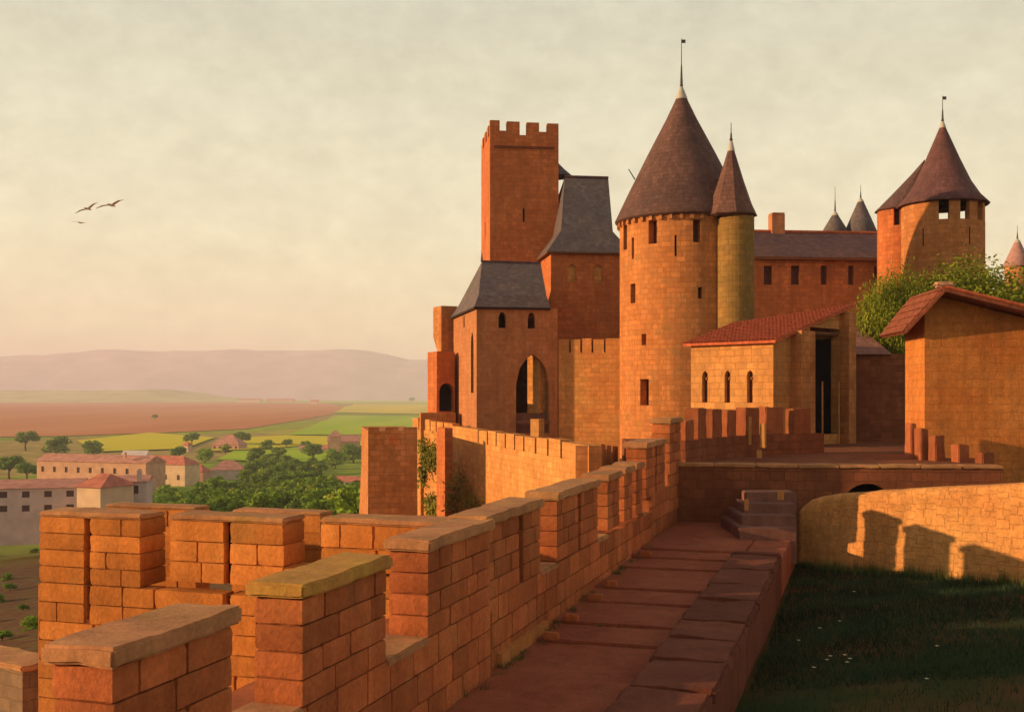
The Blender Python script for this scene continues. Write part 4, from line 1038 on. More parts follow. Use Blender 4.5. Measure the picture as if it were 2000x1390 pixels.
# ------------------------------------------------------------------ ochre building at right
ex, ey = axes(-5); P0 = at(1806, 42); wF = 9.0; wD = along(P0, ey, 1768)
ob = thing('ochre_building', zz(P0, -4), 'big ochre plastered building with tiled gable roof at right edge', 'building')
ap = along(P0, ex, 1826); zap = Z(572, 42); ze_l = Z(648, 42); slope_r = (Z(572, 42) - Z(618, 42)) / (along(P0, ex, 2000) - ap)
zR = zap - slope_r * (wF - ap)
mb = MB(); f0, f1 = P0, P0 + ex * wF; am = P0 + ex * ap
zl0 = zap - 0.62
for (o_, sgn) in ((Vector((0, 0, 0)), 1), (ey * wD, -1)):
    pts = [zz(f0 + o_, -6), zz(f1 + o_, -6), zz(f1 + o_, zR - .08), zz(am + o_, zap - .08), zz(f0 + o_, zl0 - .05)]
    mb.face(pts if sgn == 1 else list(reversed(pts)))
mb.panel(flat(P0 + ey * wD, -ey), wD, zl0 - .05 + 6, [], v0=-6); mb.panel(flat(f1, ey), wD, zR + 6, [], v0=-6)
mb.build('wall', M_plaster, ob)
# roof slabs
def slab(mb, quad, th):
    n = (quad[1] - quad[0]).cross(quad[3] - quad[0]).normalized(); low = [p - n * th for p in quad]
    mb.face(quad); mb.face(list(reversed(low)))
    for i in range(4): j = (i + 1) % 4; mb.face([low[i], low[j], quad[j], quad[i]])
fo, bo = -1.25, wD + 0.6
lx = along(P0, ex, 1762)
mb = MB()
slab(mb, [zz(am + ey * fo, zap + .08), zz(P0 + ex * (wF + .5) + ey * fo, zR + .08), zz(P0 + ex * (wF + .5) + ey * bo, zR + .08), zz(am + ey * bo, zap + .08)], 0.14)
r = mb.build('roof', M_darktile, ob)
mb = MB()
slab(mb, [zz(P0 + ex * (lx) + ey * fo * .2, ze_l), zz(am + ey * fo, zap + .08), zz(am + ey * bo, zap + .08), zz(P0 + ex * (lx) + ey * bo, ze_l)], 0.12)
r2 = mb.build('roof_slope', M_darktile, ob)
# barrel tiles: left slope and verge
mb = MB(); rs = random.Random(9)
e0_ = zz(P0 + ex * lx, ze_l); t0_ = zz(am, zap + .08); sl_ = (t0_ - e0_); sn = sl_.normalized(); nrm = ey.cross(sn) * -1
if nrm.z < 0: nrm = -nrm
nt_ = int((bo - fo) / 0.21)
for k in range(nt_):
    y_ = fo + 0.12 + k * 0.21; L_ = sl_.length; s = -0.06
    if y_ > bo - 0.1: break
    while s < L_ - .03:
        e_ = min(s + 0.42, L_); prev = None; jz = rs.uniform(0, .015)
        f_ = fo * .2 if False else 0
        for q in range(6):
            a = math.pi * q / 5; off = ey * (-math.cos(a) * 0.085); hh = nrm * (math.sin(a) * 0.085)
            sh = max(0.0, (fo * .2 - fo) * (1 - s / L_)) if y_ < 0.2 else 0
            yy = max(y_, fo + (fo * .2 - fo) * (1 - max(s, 0) / L_) + 0.1)
            cur = (e0_ + ey * yy + sn * s + off + hh + nrm * (0.03 + jz), e0_ + ey * yy + sn * e_ + off * .86 + hh * .86 + nrm * jz)
            if prev: mb.face([prev[0], prev[1], cur[1], cur[0]], smooth=True)
            prev = cur
        s += 0.37
o = mb.build('tiles', M_darktile, r2); o['kind'] = 'stuff'
mb = MB(); s = 0
rv = (zz(P0 + ex * (wF + .5), zR + .08) - zz(am, zap + .08)); rn = rv.normalized(); n_up = Vector((0, 0, 1))
while s < rv.length - .1:
    for yy in (fo + .02, fo + .24):
        c0 = zz(am, zap + .08) + ey * yy + rn * s; c1 = c0 + rn * 0.42; prev = None
        for q in range(6):
            a = math.pi * q / 5; off = ey * (-math.cos(a) * .1); hh = UP * (math.sin(a) * .1)
            cur = (c0 + off + hh + UP * 0.01, c1 + off * .86 + hh * .86 + UP * 0.03)
            if prev: mb.face([prev[0], cur[0], cur[1], prev[1]], smooth=True)
            prev = cur
    s += 0.37
o = mb.build('verge_tiles', M_tile, r); o['kind'] = 'stuff'
rough_slab(zz(am - ex * .3 + ey * (fo + .1), zap + .1), ex, 0.75, 0.5, 0.22, stone('ridge_knob', (0.5, 0.25, 0.16), (0.55, 0.3, 0.2), uvbricks=False), 'ridge_cap', r, amp=0.03, bev=.09, cell=.12, seed=4)

# ------------------------------------------------------------------ terrace, its parapet of merlons, stairs, arch
ter = thing('terrace', (10, 38, -5), 'raised stone terrace with a dark arch in its retaining wall', 'terrace')
TZ = -2.42
tp = [Vector((5.4, 36.9, 0)), Vector((X(1560, 36.2), 36.2, 0)), Vector((X(1960, 35.6), 35.6, 0)), Vector((19, 46, 0)), Vector((19, 60, 0)), Vector((6.0, 60, 0)), Vector((5.6, 44, 0))]
mb = MB(); U1 = (tp[2] - tp[1]); w1_ = U1.length; U1.normalize(); a0_ = along(tp[1], U1, 1642); a1_ = along(tp[1], U1, 1748)
pn = shell(mb, [p[:2] for p in tp], -9, TZ, {1: [op(a0_, -5.2, a1_ - a0_, -2.92 + 5.2, 0.9, 'round')]})
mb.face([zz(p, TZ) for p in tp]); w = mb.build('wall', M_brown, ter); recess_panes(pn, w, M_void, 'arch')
for k, (pa, pb) in enumerate(zip(tp[:2], tp[1:3])):
    U_ = (pb - pa).normalized(); L_ = (pb - pa).length; n = max(2, int(L_ / 1.1)); 
    for i in range(n):
        rough_slab(zz(pa + U_ * (L_ * i / n) + U_.cross(UP) * 0.07, TZ + 0.004), U_, L_ / n - 0.012, 0.75, 0.11, M_coping, 'edge_slab', w, amp=0.012, seed=i + k * 9, bev=.025, cell=.25)
pts = [Vector(p) for p in ((6.0, 38.0, 0), (7.0, 40, 0), (8.6, 42.5, 0), (10.5, 44.3, 0), (12.9, 45.6, 0))]
tpw = thing('terrace_parapet', (9, 42, TZ), 'curving parapet of small merlons with sunlit ends below the house', 'parapet')
acc = [0]
M_shademerlon = stone('shaded_block', (0.27, 0.08, 0.035), (0.33, 0.105, 0.045), bump=0.8, uvbricks=False, rnd=.2, grain=14)  # block stone darkened, the merlons' shade put into its colour
for a, b in zip(pts, pts[1:]): acc.append(acc[-1] + (b - a).length)
def onpath(s):
    for (a, b, s0, s1) in zip(pts, pts[1:], acc, acc[1:]):
        if s <= s1 + 1e-6: return a.lerp(b, (s - s0) / (s1 - s0)), (b - a).normalized()
    return pts[-1], (pts[-1] - pts[-2]).normalized()
mb = MB(); 
for a, b in zip(pts, pts[1:]):
    U_ = (b - a).normalized(); mb.box(zz(a, -5), U_, Vector((-U_.y, U_.x, 0)), UP, (b - a).length + .08, 0.5, -1.62 + 5)
mb.build('wall', M_brown, tpw)
s = 0.1; k = 0
while s < acc[-1] - .6:
    p, U_ = onpath(s + .45); L_ = 0.92; n_ = Vector((-U_.y, U_.x, 0)); a = p - U_ * L_ / 2
    h_ = 1.08 + 0.05 * math.sin(k * 1.7) - (0.35 if k == 0 else 0)
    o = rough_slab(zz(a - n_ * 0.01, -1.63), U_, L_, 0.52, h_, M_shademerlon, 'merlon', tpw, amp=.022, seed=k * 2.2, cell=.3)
    s += 1.48; k += 1
rp = thing('merlon_shadows', (17, 40, TZ), 'dark stepped blocks standing in for merlon shadows along the foot of the ochre building', 'parapet')  # solid blocks built in place of merlon shadows on the ochre wall
for px, yt, yb, Y_, wpx in ((1786, 826, 905, 40.9, 11), (1807, 837, 908, 40.4, 16), (1838, 851, 918, 39.8, 22), (1884, 868, 936, 39.1, 24), (1932, 884, 950, 38.4, 26)):
    p = at(px - wpx / 2, Y_); xr, yr = axes(10)
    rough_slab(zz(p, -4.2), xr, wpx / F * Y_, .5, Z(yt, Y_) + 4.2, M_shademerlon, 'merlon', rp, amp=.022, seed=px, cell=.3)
mb = MB(); pa, pb = at(1772, 41.3), at(1945, 38.4); U_ = (pb - pa).normalized()
mb.prism([pa[:2], pb[:2], (pb + Vector((-U_.y, U_.x, 0)) * .45)[:2], (pa + Vector((-U_.y, U_.x, 0)) * .45)[:2]], [-5] * 4, [Z(880, 41.3), Z(940, 38.4), Z(940, 38.4), Z(880, 41.3)]); mb.build('wall', M_brown, rp)
# stairs up to the terrace
stair = thing('stairs', (8, 32, -4), 'short flight of bluish stone steps leading up to the terrace', 'stairs')
for i in range(4):
    z_ = -4.22 + 0.28 * (i + 1); Yf = 32.4 + 0.75 * i
    p = at(1443 + i * 5, Yf); L_ = X(1556, Yf) - p.x
    rough_slab(zz(p, -5), Vector((1, -0.03, 0)).normalized(), L_, 3.4 - i * .75, z_ + 5, M_bluestep, 'step', stair, amp=.012, bev=.03, cell=.4, seed=i)
for px, py, Y_, w_, h_, lab in ((1482, 893, 39.5, .16, .30, 'small sunlit stone bollard on the terrace edge'), (1523, 974, 32.2, .16, .27, 'small sunlit stone bollard on the blue steps'), (1457, 994, 31.2, .10, .32, 'thin sunlit stone stub at the left foot of the steps'), (1489, 872, 41.0, .20, 0.9, 'dim upright stone stub before the house'), (1464, 866, 41.3, .10, 1.05, 'thin sunlit pole standing on the terrace')):
    xr, yr = axes(-30)
    rough_slab(W(px - w_ / 2 / Y_ * F, py + 2, Y_), xr, w_, w_, h_, M_yellow, 'stone_bollard' if h_ < .5 else ('pole' if w_ < .15 else 'stone_stub'), None, amp=.006, bev=.015, cell=.12, seed=px)
    tag(COL.objects[-1], lab, 'bollard' if h_ < .5 else 'post')

# ------------------------------------------------------------------ low rubble wall at right, and the sloping yard of grass
LW = [(at(1554, 34.3), -3.45), (at(1580, 34.0), Z(972, 34.0)), (at(1660, 32.6), Z(963, 32.6)), (at(1750, 31.2), Z(957, 31.2)), (at(1850, 30), Z(952, 30)), (at(2000, 28.4), Z(945, 28.4)), (at(2150, 26.6), -2.05), (at(2400, 24), -1.9)]
lw = thing('rubble_wall', zz(LW[3][0], -5.2), 'low pale rubble wall catching sun strips above the dark grass', 'wall')
mb = MB(); rows = []
dense = []
for (a, za), (b, zb_) in zip(LW, LW[1:]):
    n = max(2, int((b - a).length / 0.3))
    for i in range(n): dense.append((a.lerp(b, i / n), za + (zb_ - za) * i / n))
dense.append(LW[-1])
for i, (p, z) in enumerate(dense):
    q = dense[min(i + 1, len(dense) - 1)][0] - dense[max(i - 1, 0)][0]; U_ = q.normalized(); N_ = U_.cross(UP)
    if i < 4: z = z - 0.25 * (1 - i / 4) ** 2
    row = []
    for (o_, h) in ((0.10, -6.5), (0.06, -1.6), (0.03, -1.2), (0.02, -0.8), (0.0, -0.45), (0.0, -0.2), (-0.03, -0.06), (-0.12, 0.0), (-0.3, 0.03), (-0.48, 0.0), (-0.55, -0.1), (-0.58, -6.5)):
        zz_ = z + h if h > -6 else -7.0
        pp = zz(p, 0); nn = noise.noise(Vector((p.x * 1.4, p.y * 1.4, zz_ * 1.4))) * .05 + noise.noise(Vector((p.x * 5, p.y * 5, zz_ * 5))) * .02
        row.append(Vector((p.x, p.y, zz_)) + N_ * (o_ + nn) + UP * nn * (0.6 if h > -.3 else 0))
    rows.append(row)
for r0_, r1_ in zip(rows, rows[1:]):
    for k in range(len(r0_) - 1): mb.face([r0_[k], r1_[k], r1_[k + 1], r0_[k + 1]], smooth=True)
mb.face(list(rows[0])); mb.build('wall', M_lowwall, lw, weld=True)
# ================================================================== yard of grass (ground sheet + blades)
def yard_z(x, y):
    # falls from the foot of the rubble wall towards the kerb
    s = (x - wallX(y)) * NI.x
    return -5.35 + 0.075 * max(0, min(9, s - 4)) + 0.12 * noise.noise(Vector((x * .25, y * .25, 2))) + 0.05 * noise.noise(Vector((x * .9, y * .9, 7)))
mb = MB(); gxs = [2 + 0.5 * i for i in range(44)]; gys = [6 + 0.5 * i for i in range(64)]
for y in gys[:-1]:
    for x in gxs[:-1]:
        if (x + .25 - wallX(y + .25)) * NI.x < 3.3: continue
        mb.face([(a, b, yard_z(a, b)) for a, b in ((x, y), (x + .5, y), (x + .5, y + .5), (x, y + .5))], smooth=True)
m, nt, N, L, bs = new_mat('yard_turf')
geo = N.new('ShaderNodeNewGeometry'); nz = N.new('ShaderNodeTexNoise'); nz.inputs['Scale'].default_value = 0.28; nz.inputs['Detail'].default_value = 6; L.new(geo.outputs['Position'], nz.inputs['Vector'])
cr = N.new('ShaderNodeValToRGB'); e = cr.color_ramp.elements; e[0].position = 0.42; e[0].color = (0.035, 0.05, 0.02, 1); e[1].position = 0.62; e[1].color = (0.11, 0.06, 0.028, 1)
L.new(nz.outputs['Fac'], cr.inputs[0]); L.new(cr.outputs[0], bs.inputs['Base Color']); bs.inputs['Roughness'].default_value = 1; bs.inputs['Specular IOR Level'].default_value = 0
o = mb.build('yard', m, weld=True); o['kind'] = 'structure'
rs = random.Random(21)
mb = MB()
def bare(x, y): return noise.noise(Vector((x * .22 + 3, y * .3, 5))) > 0.18 and y < 25
nb = 0
while nb < 46000:
    y = 15 + 21 * rs.random() ** 0.9; x = X(1250 + 800 * rs.random(), y)
    if (x - wallX(y)) * NI.x < 3.88: continue
    nb += 1
    if bare(x, y) and rs.random() < .85: continue
    z = yard_z(x, y) - .02; h = rs.uniform(.07, .2) * (1.5 if rs.random() < .06 else 1); a = rs.uniform(0, 6.28); w = rs.uniform(.006, .012) * (1.3 if y > 24 else 1)
    dx, dy = math.cos(a) * w, math.sin(a) * w; lx_, ly_ = rs.gauss(0, .06), rs.gauss(0, .06)
    i = len(mb.v); mb.v += [Vector((x - dx, y - dy, z)), Vector((x + dx, y + dy, z)), Vector((x + lx_, y + ly_, z + h))]; mb.f.append([i, i + 1, i + 2]); mb.uv.append([(0, 0)] * 3); mb.sm.append(False)
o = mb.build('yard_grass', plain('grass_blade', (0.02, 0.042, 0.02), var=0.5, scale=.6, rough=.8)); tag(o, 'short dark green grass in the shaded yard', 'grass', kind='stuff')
# weeds in the joints of the walk and along the wall feet
mb = MB(); rs = random.Random(77)
def tuft(x, y, z, n, hmax):
    for _ in range(n):
        a = rs.uniform(0, 6.28); w = rs.uniform(.005, .011); h = hmax * rs.uniform(.4, 1); px_, py_ = x + rs.gauss(0, .05), y + rs.gauss(0, .05); lx_, ly_ = rs.gauss(0, .05), rs.gauss(0, .05)
        i = len(mb.v); mb.v += [Vector((px_ - math.cos(a) * w, py_ - math.sin(a) * w, z)), Vector((px_ + math.cos(a) * w, py_ + math.sin(a) * w, z)), Vector((px_ + lx_, py_ + ly_, z + h))]; mb.f.append([i, i + 1, i + 2]); mb.uv.append([(0, 0)] * 3); mb.sm.append(False)
def floor_z(y):
    z = lev[0][1]
    for (ya, zv) in lev[:-1]:
        if y >= ya: z = zv
    return z
for _ in range(150):
    y = rs.uniform(13, 31); off = rs.choice((rs.gauss(.06, .05), rs.gauss(2.56, .05))); q = wp(y, max(.02, min(2.62, off)) if y < 18 else max(-.05, min(2.62, off)), 0); tuft(q.x, q.y, floor_z(y) - .01, rs.randint(5, 16), rs.uniform(.06, .2))
for ya, zv in lev[1:-1]:
    for _ in range(6):
        q = wp(ya - .03, rs.uniform(.1, 2.5), 0); tuft(q.x, q.y, zv - .06, rs.randint(3, 9), rs.uniform(.05, .12))
for (a, za), (b, zb_) in zip(LW[1:], LW[2:]):
    for _ in range(40):
        q = a.lerp(b, rs.random()); n_ = (b - a).normalized().cross(UP); q = q + n_ * rs.uniform(.1, .35); tuft(q.x, q.y, yard_z(q.x, q.y) - .02, rs.randint(8, 22), rs.uniform(.2, .5))
o = mb.build('weeds', plain('weed_green', (0.10, 0.12, 0.03), var=.4, scale=2)); tag(o, 'sparse weeds in the joints of walk and wall foot', 'weeds', kind='stuff')
# pale flowers in the grass
mb = MB()
for px, py in ((1650, 1290), (1622, 1288), (1640, 1218), (1668, 1165), (1601, 1226), (1695, 1110), (1670, 1106), (1560, 1245), (1590, 1312), (1830, 1290), (1810, 1348), (1660, 1300), (1615, 1296), (1684, 1112), (1700, 1104), (1655, 1306)):
    Yd = 5.2 * F / (py - HOR); x = X(px, Yd); z = yard_z(x, Yd) + .14
    for k in range(5):
        a = k * 1.257; b = Vector((x, Yd, z)); mb.face([b, b + Vector((math.cos(a - .5) * .03, math.sin(a - .5) * .03, .008)), b + Vector((math.cos(a) * .045, math.sin(a) * .045, .015)), b + Vector((math.cos(a + .5) * .03, math.sin(a + .5) * .03, .008))])
o = mb.build('yard_flowers', plain('petal', (0.7, 0.62, 0.4), var=.1)); tag(o, 'tiny scattered pale flowers in the dark grass', 'flowers', kind='stuff')

# ================================================================== trees
def leaf_mat(name, c): return plain(name, c, rough=.7, var=.45, scale=.55, translucent=.25, rnd=.14)
LM = [leaf_mat('leaf_deep', (0.14, 0.23, 0.02)), leaf_mat('leaf_mid', (0.19, 0.29, 0.022)), leaf_mat('leaf_yellow', (0.28, 0.33, 0.028))]
M_bark = plain('bark', (0.11, 0.06, 0.035), var=.3, scale=6, bump=.4)
def tree_meshes(seed, h, r, nclump, nleaf, leaf, lm, flatk=0.75, cz=.62, sz=.30):
    rs = random.Random(seed); tb = MB(); lb = MB(); th = h * .34
    tb.tube([(0, 0, -.4), (.05 * h * .3, 0, th * .6), (0, .04 * h * .3, th), (0.02, 0, h * .7)], [h * .036, h * .028, h * .022, h * .006], 7)
    cl = []
    for k in range(nclump):
        while True:
            p = Vector((rs.uniform(-1, 1), rs.uniform(-1, 1), rs.uniform(-1, 1)))
            if .35 < p.length < 1: break
        c = Vector((p.x * r * .72, p.y * r * .72, h * cz + p.z * h * sz)); cr_ = r * rs.uniform(.25, .48); cl.append((c, cr_))
        if k < 7: tb.tube([(0, 0, th * rs.uniform(.75, 1.1)), tuple(c * .6 + Vector((0, 0, th * .35))), tuple(c)], [h * .014, h * .009, h * .003], 5)
    for c, cr_ in cl:
        for q in range(nleaf):
            d = Vector((rs.gauss(0, 1), rs.gauss(0, 1), rs.gauss(0, 1))).normalized(); p = c + Vector((d.x, d.y, d.z * flatk)) * cr_ * rs.uniform(.55, 1.08)
            n = (d + Vector((rs.gauss(0, .6), rs.gauss(0, .6), rs.gauss(.3, .6)))).normalized(); t = n.orthogonal().normalized(); b = n.cross(t); s = leaf * rs.uniform(.6, 1.3); a = rs.uniform(0, 6.28)
            t, b = t * math.cos(a) + b * math.sin(a), b * math.cos(a) - t * math.sin(a)
            lb.face([p - t * s * .5, p + b * s * .32 + n * s * .06, p + t * s * .5, p - b * s * .32 + n * s * .06], [(0, 0)] * 4)
    a, b = tb.mesh('trunk'), lb.mesh('crown'); a.materials.append(M_bark); b.materials.append(lm); return a, b
PROTO = [tree_meshes(100 + k, (9, 8, 7.5, 10)[k], (3.9, 4.4, 3.6, 3.4)[k], 16, 95, (.85, .9, .8, .85)[k], LM[(0, 1, 2, 1)[k]], cz=.5, sz=.40) for k in range(4)]
def tree(p, s, k, label, group=None, name='leafy_tree', rz=None):
    t = bpy.data.objects.new(name, None); rz = random.uniform(0, 6.28) if rz is None else rz
    M_ = Matrix.Translation(p) @ Matrix.Rotation(rz, 4, 'Z') @ Matrix.Diagonal((s[0], s[0], s[1], 1)); put(t, None, M_)
    tag(t, label, 'tree', group)
    for nm, me in zip(('trunk', 'crown'), PROTO[k]): put(bpy.data.objects.new(nm, me), t, M_)
    return t
def ground_at(px, Y): x = X(px, Y); return Vector((x, Y, ground_z(x, Y)))
rs = random.Random(31); random.seed(31)
def hitY(px, py):
    """depth at which the sight line of a pixel meets the terrain"""
    Y = 60.0
    while Y < 6000:
        x = X(px, Y)
        if Z(py, Y) <= ground_z(x, Y): return Y
        Y *= 1.01
    return 6000
# the wood under the walls: rows, nearest last
wood = []
for py, lo, hi, n in ((1050, 270, 720, 14), (1032, 285, 720, 15), (1014, 290, 715, 15), (997, 300, 700, 15), (982, 390, 650, 12), (968, 470, 630, 8), (954, 480, 625, 8), (941, 485, 625, 7), (928, 490, 640, 6), (916, 485, 570, 5), (905, 480, 560, 4)):
    for i in range(n):
        px = lo + (hi - lo) * (i + .5 + rs.uniform(-.35, .35)) / n; wood.append((px, py + rs.uniform(-6, 6)))
for px, py in wood:
    Y = hitY(px, py); k = rs.choice((0, 0, 1, 1, 2, 3)); s = rs.uniform(.85, 1.2)
    tree(ground_at(px, Y) , (s * 1.1, s), k, 'green leafy tree in the dense wood below the ramparts', 'trees of the wood below the ramparts')
for px, py, s, k, lab in ((375, 872, 1.2, 0, 'dark round tree just left of the pink hip-roofed villa'), (472, 872, 1.3, 0, 'tall dark tree just right of the pink hip-roofed villa'), (440, 886, .8, 2, 'small yellowish tree below the pink hip-roofed villa'),
    (612, 905, 1.3, 0, 'dark tree below the church with the squat tower'), (655, 915, 1.25, 1, 'green tree above the white house with red roof'), (690, 905, 1.3, 1, 'green tree at the left edge of the lone square turret'), (595, 880, .8, 0, 'small tree left of the church with the squat tower'),
    (520, 880, .9, 1, 'tree in the hedge between the two yellow fields'), (560, 876, .8, 0, 'dark tree at the end of the field hedge'), (303, 820, 1.0, 0, 'lone dark tree on the brown ploughed field'), (230, 918, .9, 0, 'dark tree behind the pink terrace roof'),
    (180, 892, 1.2, 1, 'bushy tree above the left end of the pink terrace'), (110, 890, 1.5, 1, 'broad tree standing behind the left end of the pink terrace'), (50, 880, 1.6, 0, 'tree at the back left beyond the shaded town house'), (805, 786.5, 3.0, 0, 'far dark tree on the horizon beside the castle'), (18, 938, 1.3, 0, 'big dark tree at the left edge beside the pink terrace'), (52, 940, 1.0, 0, 'smaller dark tree touching the left end of the pink terrace'), (232, 948, .6, 2, 'low yellow bush before the pink terrace'), (292, 950, .55, 2, 'little round tree at the corner of the pink terrace'), (350, 900, 1.0, 0, 'tree behind the little pink cottage'), (400, 905, 1.0, 1, 'tree between the little cottage and the villa')):
    Y = hitY(px, py); s *= 1.15; tree(ground_at(px, Y), (s * 1.25, s), k, lab)

for i in range(16):
    px = rs.uniform(-30, 70); py = 1060 + 330 * (i + rs.random()) / 16; Y = hitY(px, py); s = rs.uniform(.12, .24)
    tree(ground_at(px, Y) - Vector((0, 0, s * 1.6)), (s * 1.5, s), rs.choice((0, 1)), 'dark scrub bush on the slope at the lower left edge', 'scrub bushes on the slope outside the bastion', 'scrub_bush')['category'] = 'bush'
# large tree behind the ochre building: finer leaves
PROTO.append(tree_meshes(7, 7.0, 5.2, 80, 420, .2, leaf_mat('leaf_lime', (0.17, 0.20, 0.014))))
tree(Vector((X(1890, 60), 60, -0.6)), (1.12, 1.08), 4, 'large lime green tree behind the ochre building', rz=.4)
tree(Vector((X(1750, 58.5), 58.5, -1.6)), (.42, 1.15), 4, 'slender yellow green tree left of the ochre building', rz=2.0)

# ================================================================== ivy and scrub on the castle walls
def ivy(name, A, U, spots, n, mat, label, off=.1, leaf=.3, seed=1):
    rs = random.Random(seed); U = U.normalized(); N_ = U.cross(UP); mb = MB()
    for i in range(n):
        u0, z0, su, sz = rs.choice(spots); u, z = rs.gauss(u0, su), rs.gauss(z0, sz)
        p = A + U * u + N_ * rs.uniform(.02, off) + UP * z; nn = (N_ + Vector((rs.gauss(0, .5), rs.gauss(0, .5), rs.gauss(.2, .5)))).normalized(); t = nn.orthogonal().normalized(); b = nn.cross(t); s = leaf * rs.uniform(.6, 1.2)
        mb.face([p - t * s * .5, p + b * s * .4, p + t * s * .5, p - b * s * .4], [(0, 0)] * 4)
    o = mb.build(name, mat); tag(o, label, 'ivy'); return o
M_ivy = leaf_mat('ivy_leaf', (0.17, 0.165, 0.015))
A, B = at(806, 81), at(884, 76); U = B - A; w = U.length; un = U.normalized()
zz1 = [(along(A, un, px), Z(py, 78.5), su, sz) for px, py, su, sz in ((830, 878, .35, .4), (850, 888, .5, .5), (838, 900, .5, .5), (862, 905, .35, .6), (828, 925, .2, .5), (845, 982, .5, .35), (850, 995, .5, .3))]
ivy('ivy', A, U, zz1, 1500, M_ivy, 'green ivy hanging on the wall beside the square turret', .35, .26)
A, B = at(884, 71), at(1150, 46.5); U = B - A; un = U.normalized()
zz1 = [(along(A, un, px), Z(py, (A + un * along(A, un, px)).y) , su, sz) for px, py, su, sz in ((893, 965, .7, .8), (905, 955, .8, .8), (918, 970, 1.0, .6), (890, 985, 1, .5), (932, 985, 1, .3))]
ivy('ivy', A, U, zz1, 900, leaf_mat('scrub_leaf', (0.24, 0.21, 0.03)), 'yellow green scrub at the foot of the sunlit outwork wall', .5, .22, 3)

# ================================================================== town and farms on the plain
M_pinkwall = plain('pink_render', (0.52, 0.28, 0.19), var=.15, scale=.4); M_cream = plain('cream_render', (0.60, 0.42, 0.28), var=.12, scale=.4); M_greyw = plain('grey_render', (0.52, 0.40, 0.36), var=.15, scale=.4)
M_white = plain('white_render', (0.68, 0.56, 0.52), var=.08, scale=.4); M_redroof = plain('red_roof', (0.46, 0.15, 0.10), var=.25, scale=.5); M_pinkroof = plain('pink_roof', (0.46, 0.21, 0.16), var=.25, scale=.5); M_win = plain('town_window', (0.10, 0.05, 0.045), var=.1)
def town_house(name, px0, px1, ybase, yeave, yridge, depth, wm, rm, label, yaw=0, hip=False, nwin=0, Yd=None, cat='house', door=0, rows=1):
    Y = Yd or hitY((px0 + px1) / 2, ybase); ex, ey = axes(yaw); P0 = at(px0, Y); w = along(P0, ex, px1); zb_, ze_, zr_ = Z(ybase, Y), Z(yeave, Y), Z(yridge, Y)
    t = thing(name, zz(P0, zb_), label, cat); mb = MB(); ops = []
    for r_ in range(rows):
        for i in range(nwin):
            ww = min(1.5, w / nwin * .4); hh_ = min(2.2, (ze_ - zb_) / rows * .45)
            ops.append(op(w * (i + .5) / nwin - ww / 2, zb_ + (ze_ - zb_) * (r_ + .32) / rows, ww, hh_, .3))
    pn = shell(mb, [P0, P0 + ex * w, P0 + ex * w + ey * depth, P0 + ey * depth], zb_ - 6, ze_, {0: ops}); wl_ = mb.build('wall', wm, t); recess_panes(pn, wl_, M_win)
    ov = .5; mb = MB(); a, b, c, d = P0 - ex * ov - ey * ov, P0 + ex * (w + ov) - ey * ov, P0 + ex * (w + ov) + ey * (depth + ov), P0 - ex * ov + ey * (depth + ov)
    i_ = min(depth * .5, w * .38) if hip else 0; m0, m1 = P0 + ey * depth / 2 + ex * (i_ - ov), P0 + ey * depth / 2 + ex * (w - i_ + ov)
    mb.face([zz(a, ze_), zz(b, ze_), zz(m1, zr_), zz(m0, zr_)]); mb.face([zz(c, ze_), zz(d, ze_), zz(m0, zr_), zz(m1, zr_)]); mb.face([zz(b, ze_), zz(c, ze_), zz(m1, zr_)]); mb.face([zz(d, ze_), zz(a, ze_), zz(m0, zr_)])
    mb.face([zz(p, ze_) for p in (d, c, b, a)]); rf = mb.build('roof', rm, t)
    if door:
        mb = MB(); mb.box(zz(P0 + ex * w * .8, zr_ - 1), ex, ey, UP, .9, .9, 2.4); mb.build('chimney', wm, rf)
    return t
town_house('terrace_row', 72, 285, 962, 899, 886, 12, M_pinkwall, M_pinkroof, 'long pink terrace with red roof and small windows', yaw=-20, nwin=9, door=1, rows=2)
town_house('terrace_end', 262, 361, 948, 905, 889, 10, M_cream, M_redroof, 'sunlit cream end house of the pink terrace', yaw=-22, nwin=4, hip=True)
town_house('shaded_house', -60, 158, 1010, 955, 941, 12, M_greyw, M_pinkroof, 'grey shaded town house at the left edge with a long red roof', yaw=14, nwin=5, Yd=225, rows=2)
town_house('gabled_house', 150, 196, 1010, 950, 926, 9, M_cream, M_redroof, 'narrow town house with one orange sunlit front', yaw=-24, nwin=0, Yd=216, hip=True)
town_house('shaded_house', 192, 286, 1012, 941, 932, 11, M_greyw, M_pinkroof, 'grey shaded town house left of the green wood', yaw=12, nwin=2, Yd=222, door=1, rows=2)
town_house('shed', 238, 285, 897, 889, 880, 9, M_white, M_white, 'white shed roof behind the pink terrace', yaw=4)
town_house('cottage', 362, 396, 940, 921, 907, 8, M_pinkwall, M_redroof, 'little pink cottage right of the terrace', yaw=-10, hip=True)
town_house('villa', 414, 466, 880, 868, 850, 16, M_pinkwall, M_pinkroof, 'pink villa with broad hipped roof among trees', yaw=-8, hip=True, nwin=5)
town_house('barn', 410, 478, 938, 918, 900, 12, M_greyw, M_pinkroof, 'dull pink barn with big roof beside the wood', yaw=10, hip=True)
town_house('white_house', 634, 706, 958, 939, 930, 9, M_white, M_redroof, 'white house with red roof and two rows of windows', yaw=-14, nwin=4, rows=2)
town_house('church', 640, 702, 884, 862, 850, 14, M_pinkwall, M_pinkroof, 'pink church with a squat tower amid the green', yaw=6)
town_house('church_tower', 644, 664, 886, 852, 841, 9, M_pinkwall, M_pinkroof, 'squat tower standing against the pink church', yaw=6, hip=True, cat='tower')
town_house('farm_shed', 584, 640, 884, 876, 870, 14, M_greyw, M_pinkroof, 'low pinkish farm shed left of the church', yaw=8)
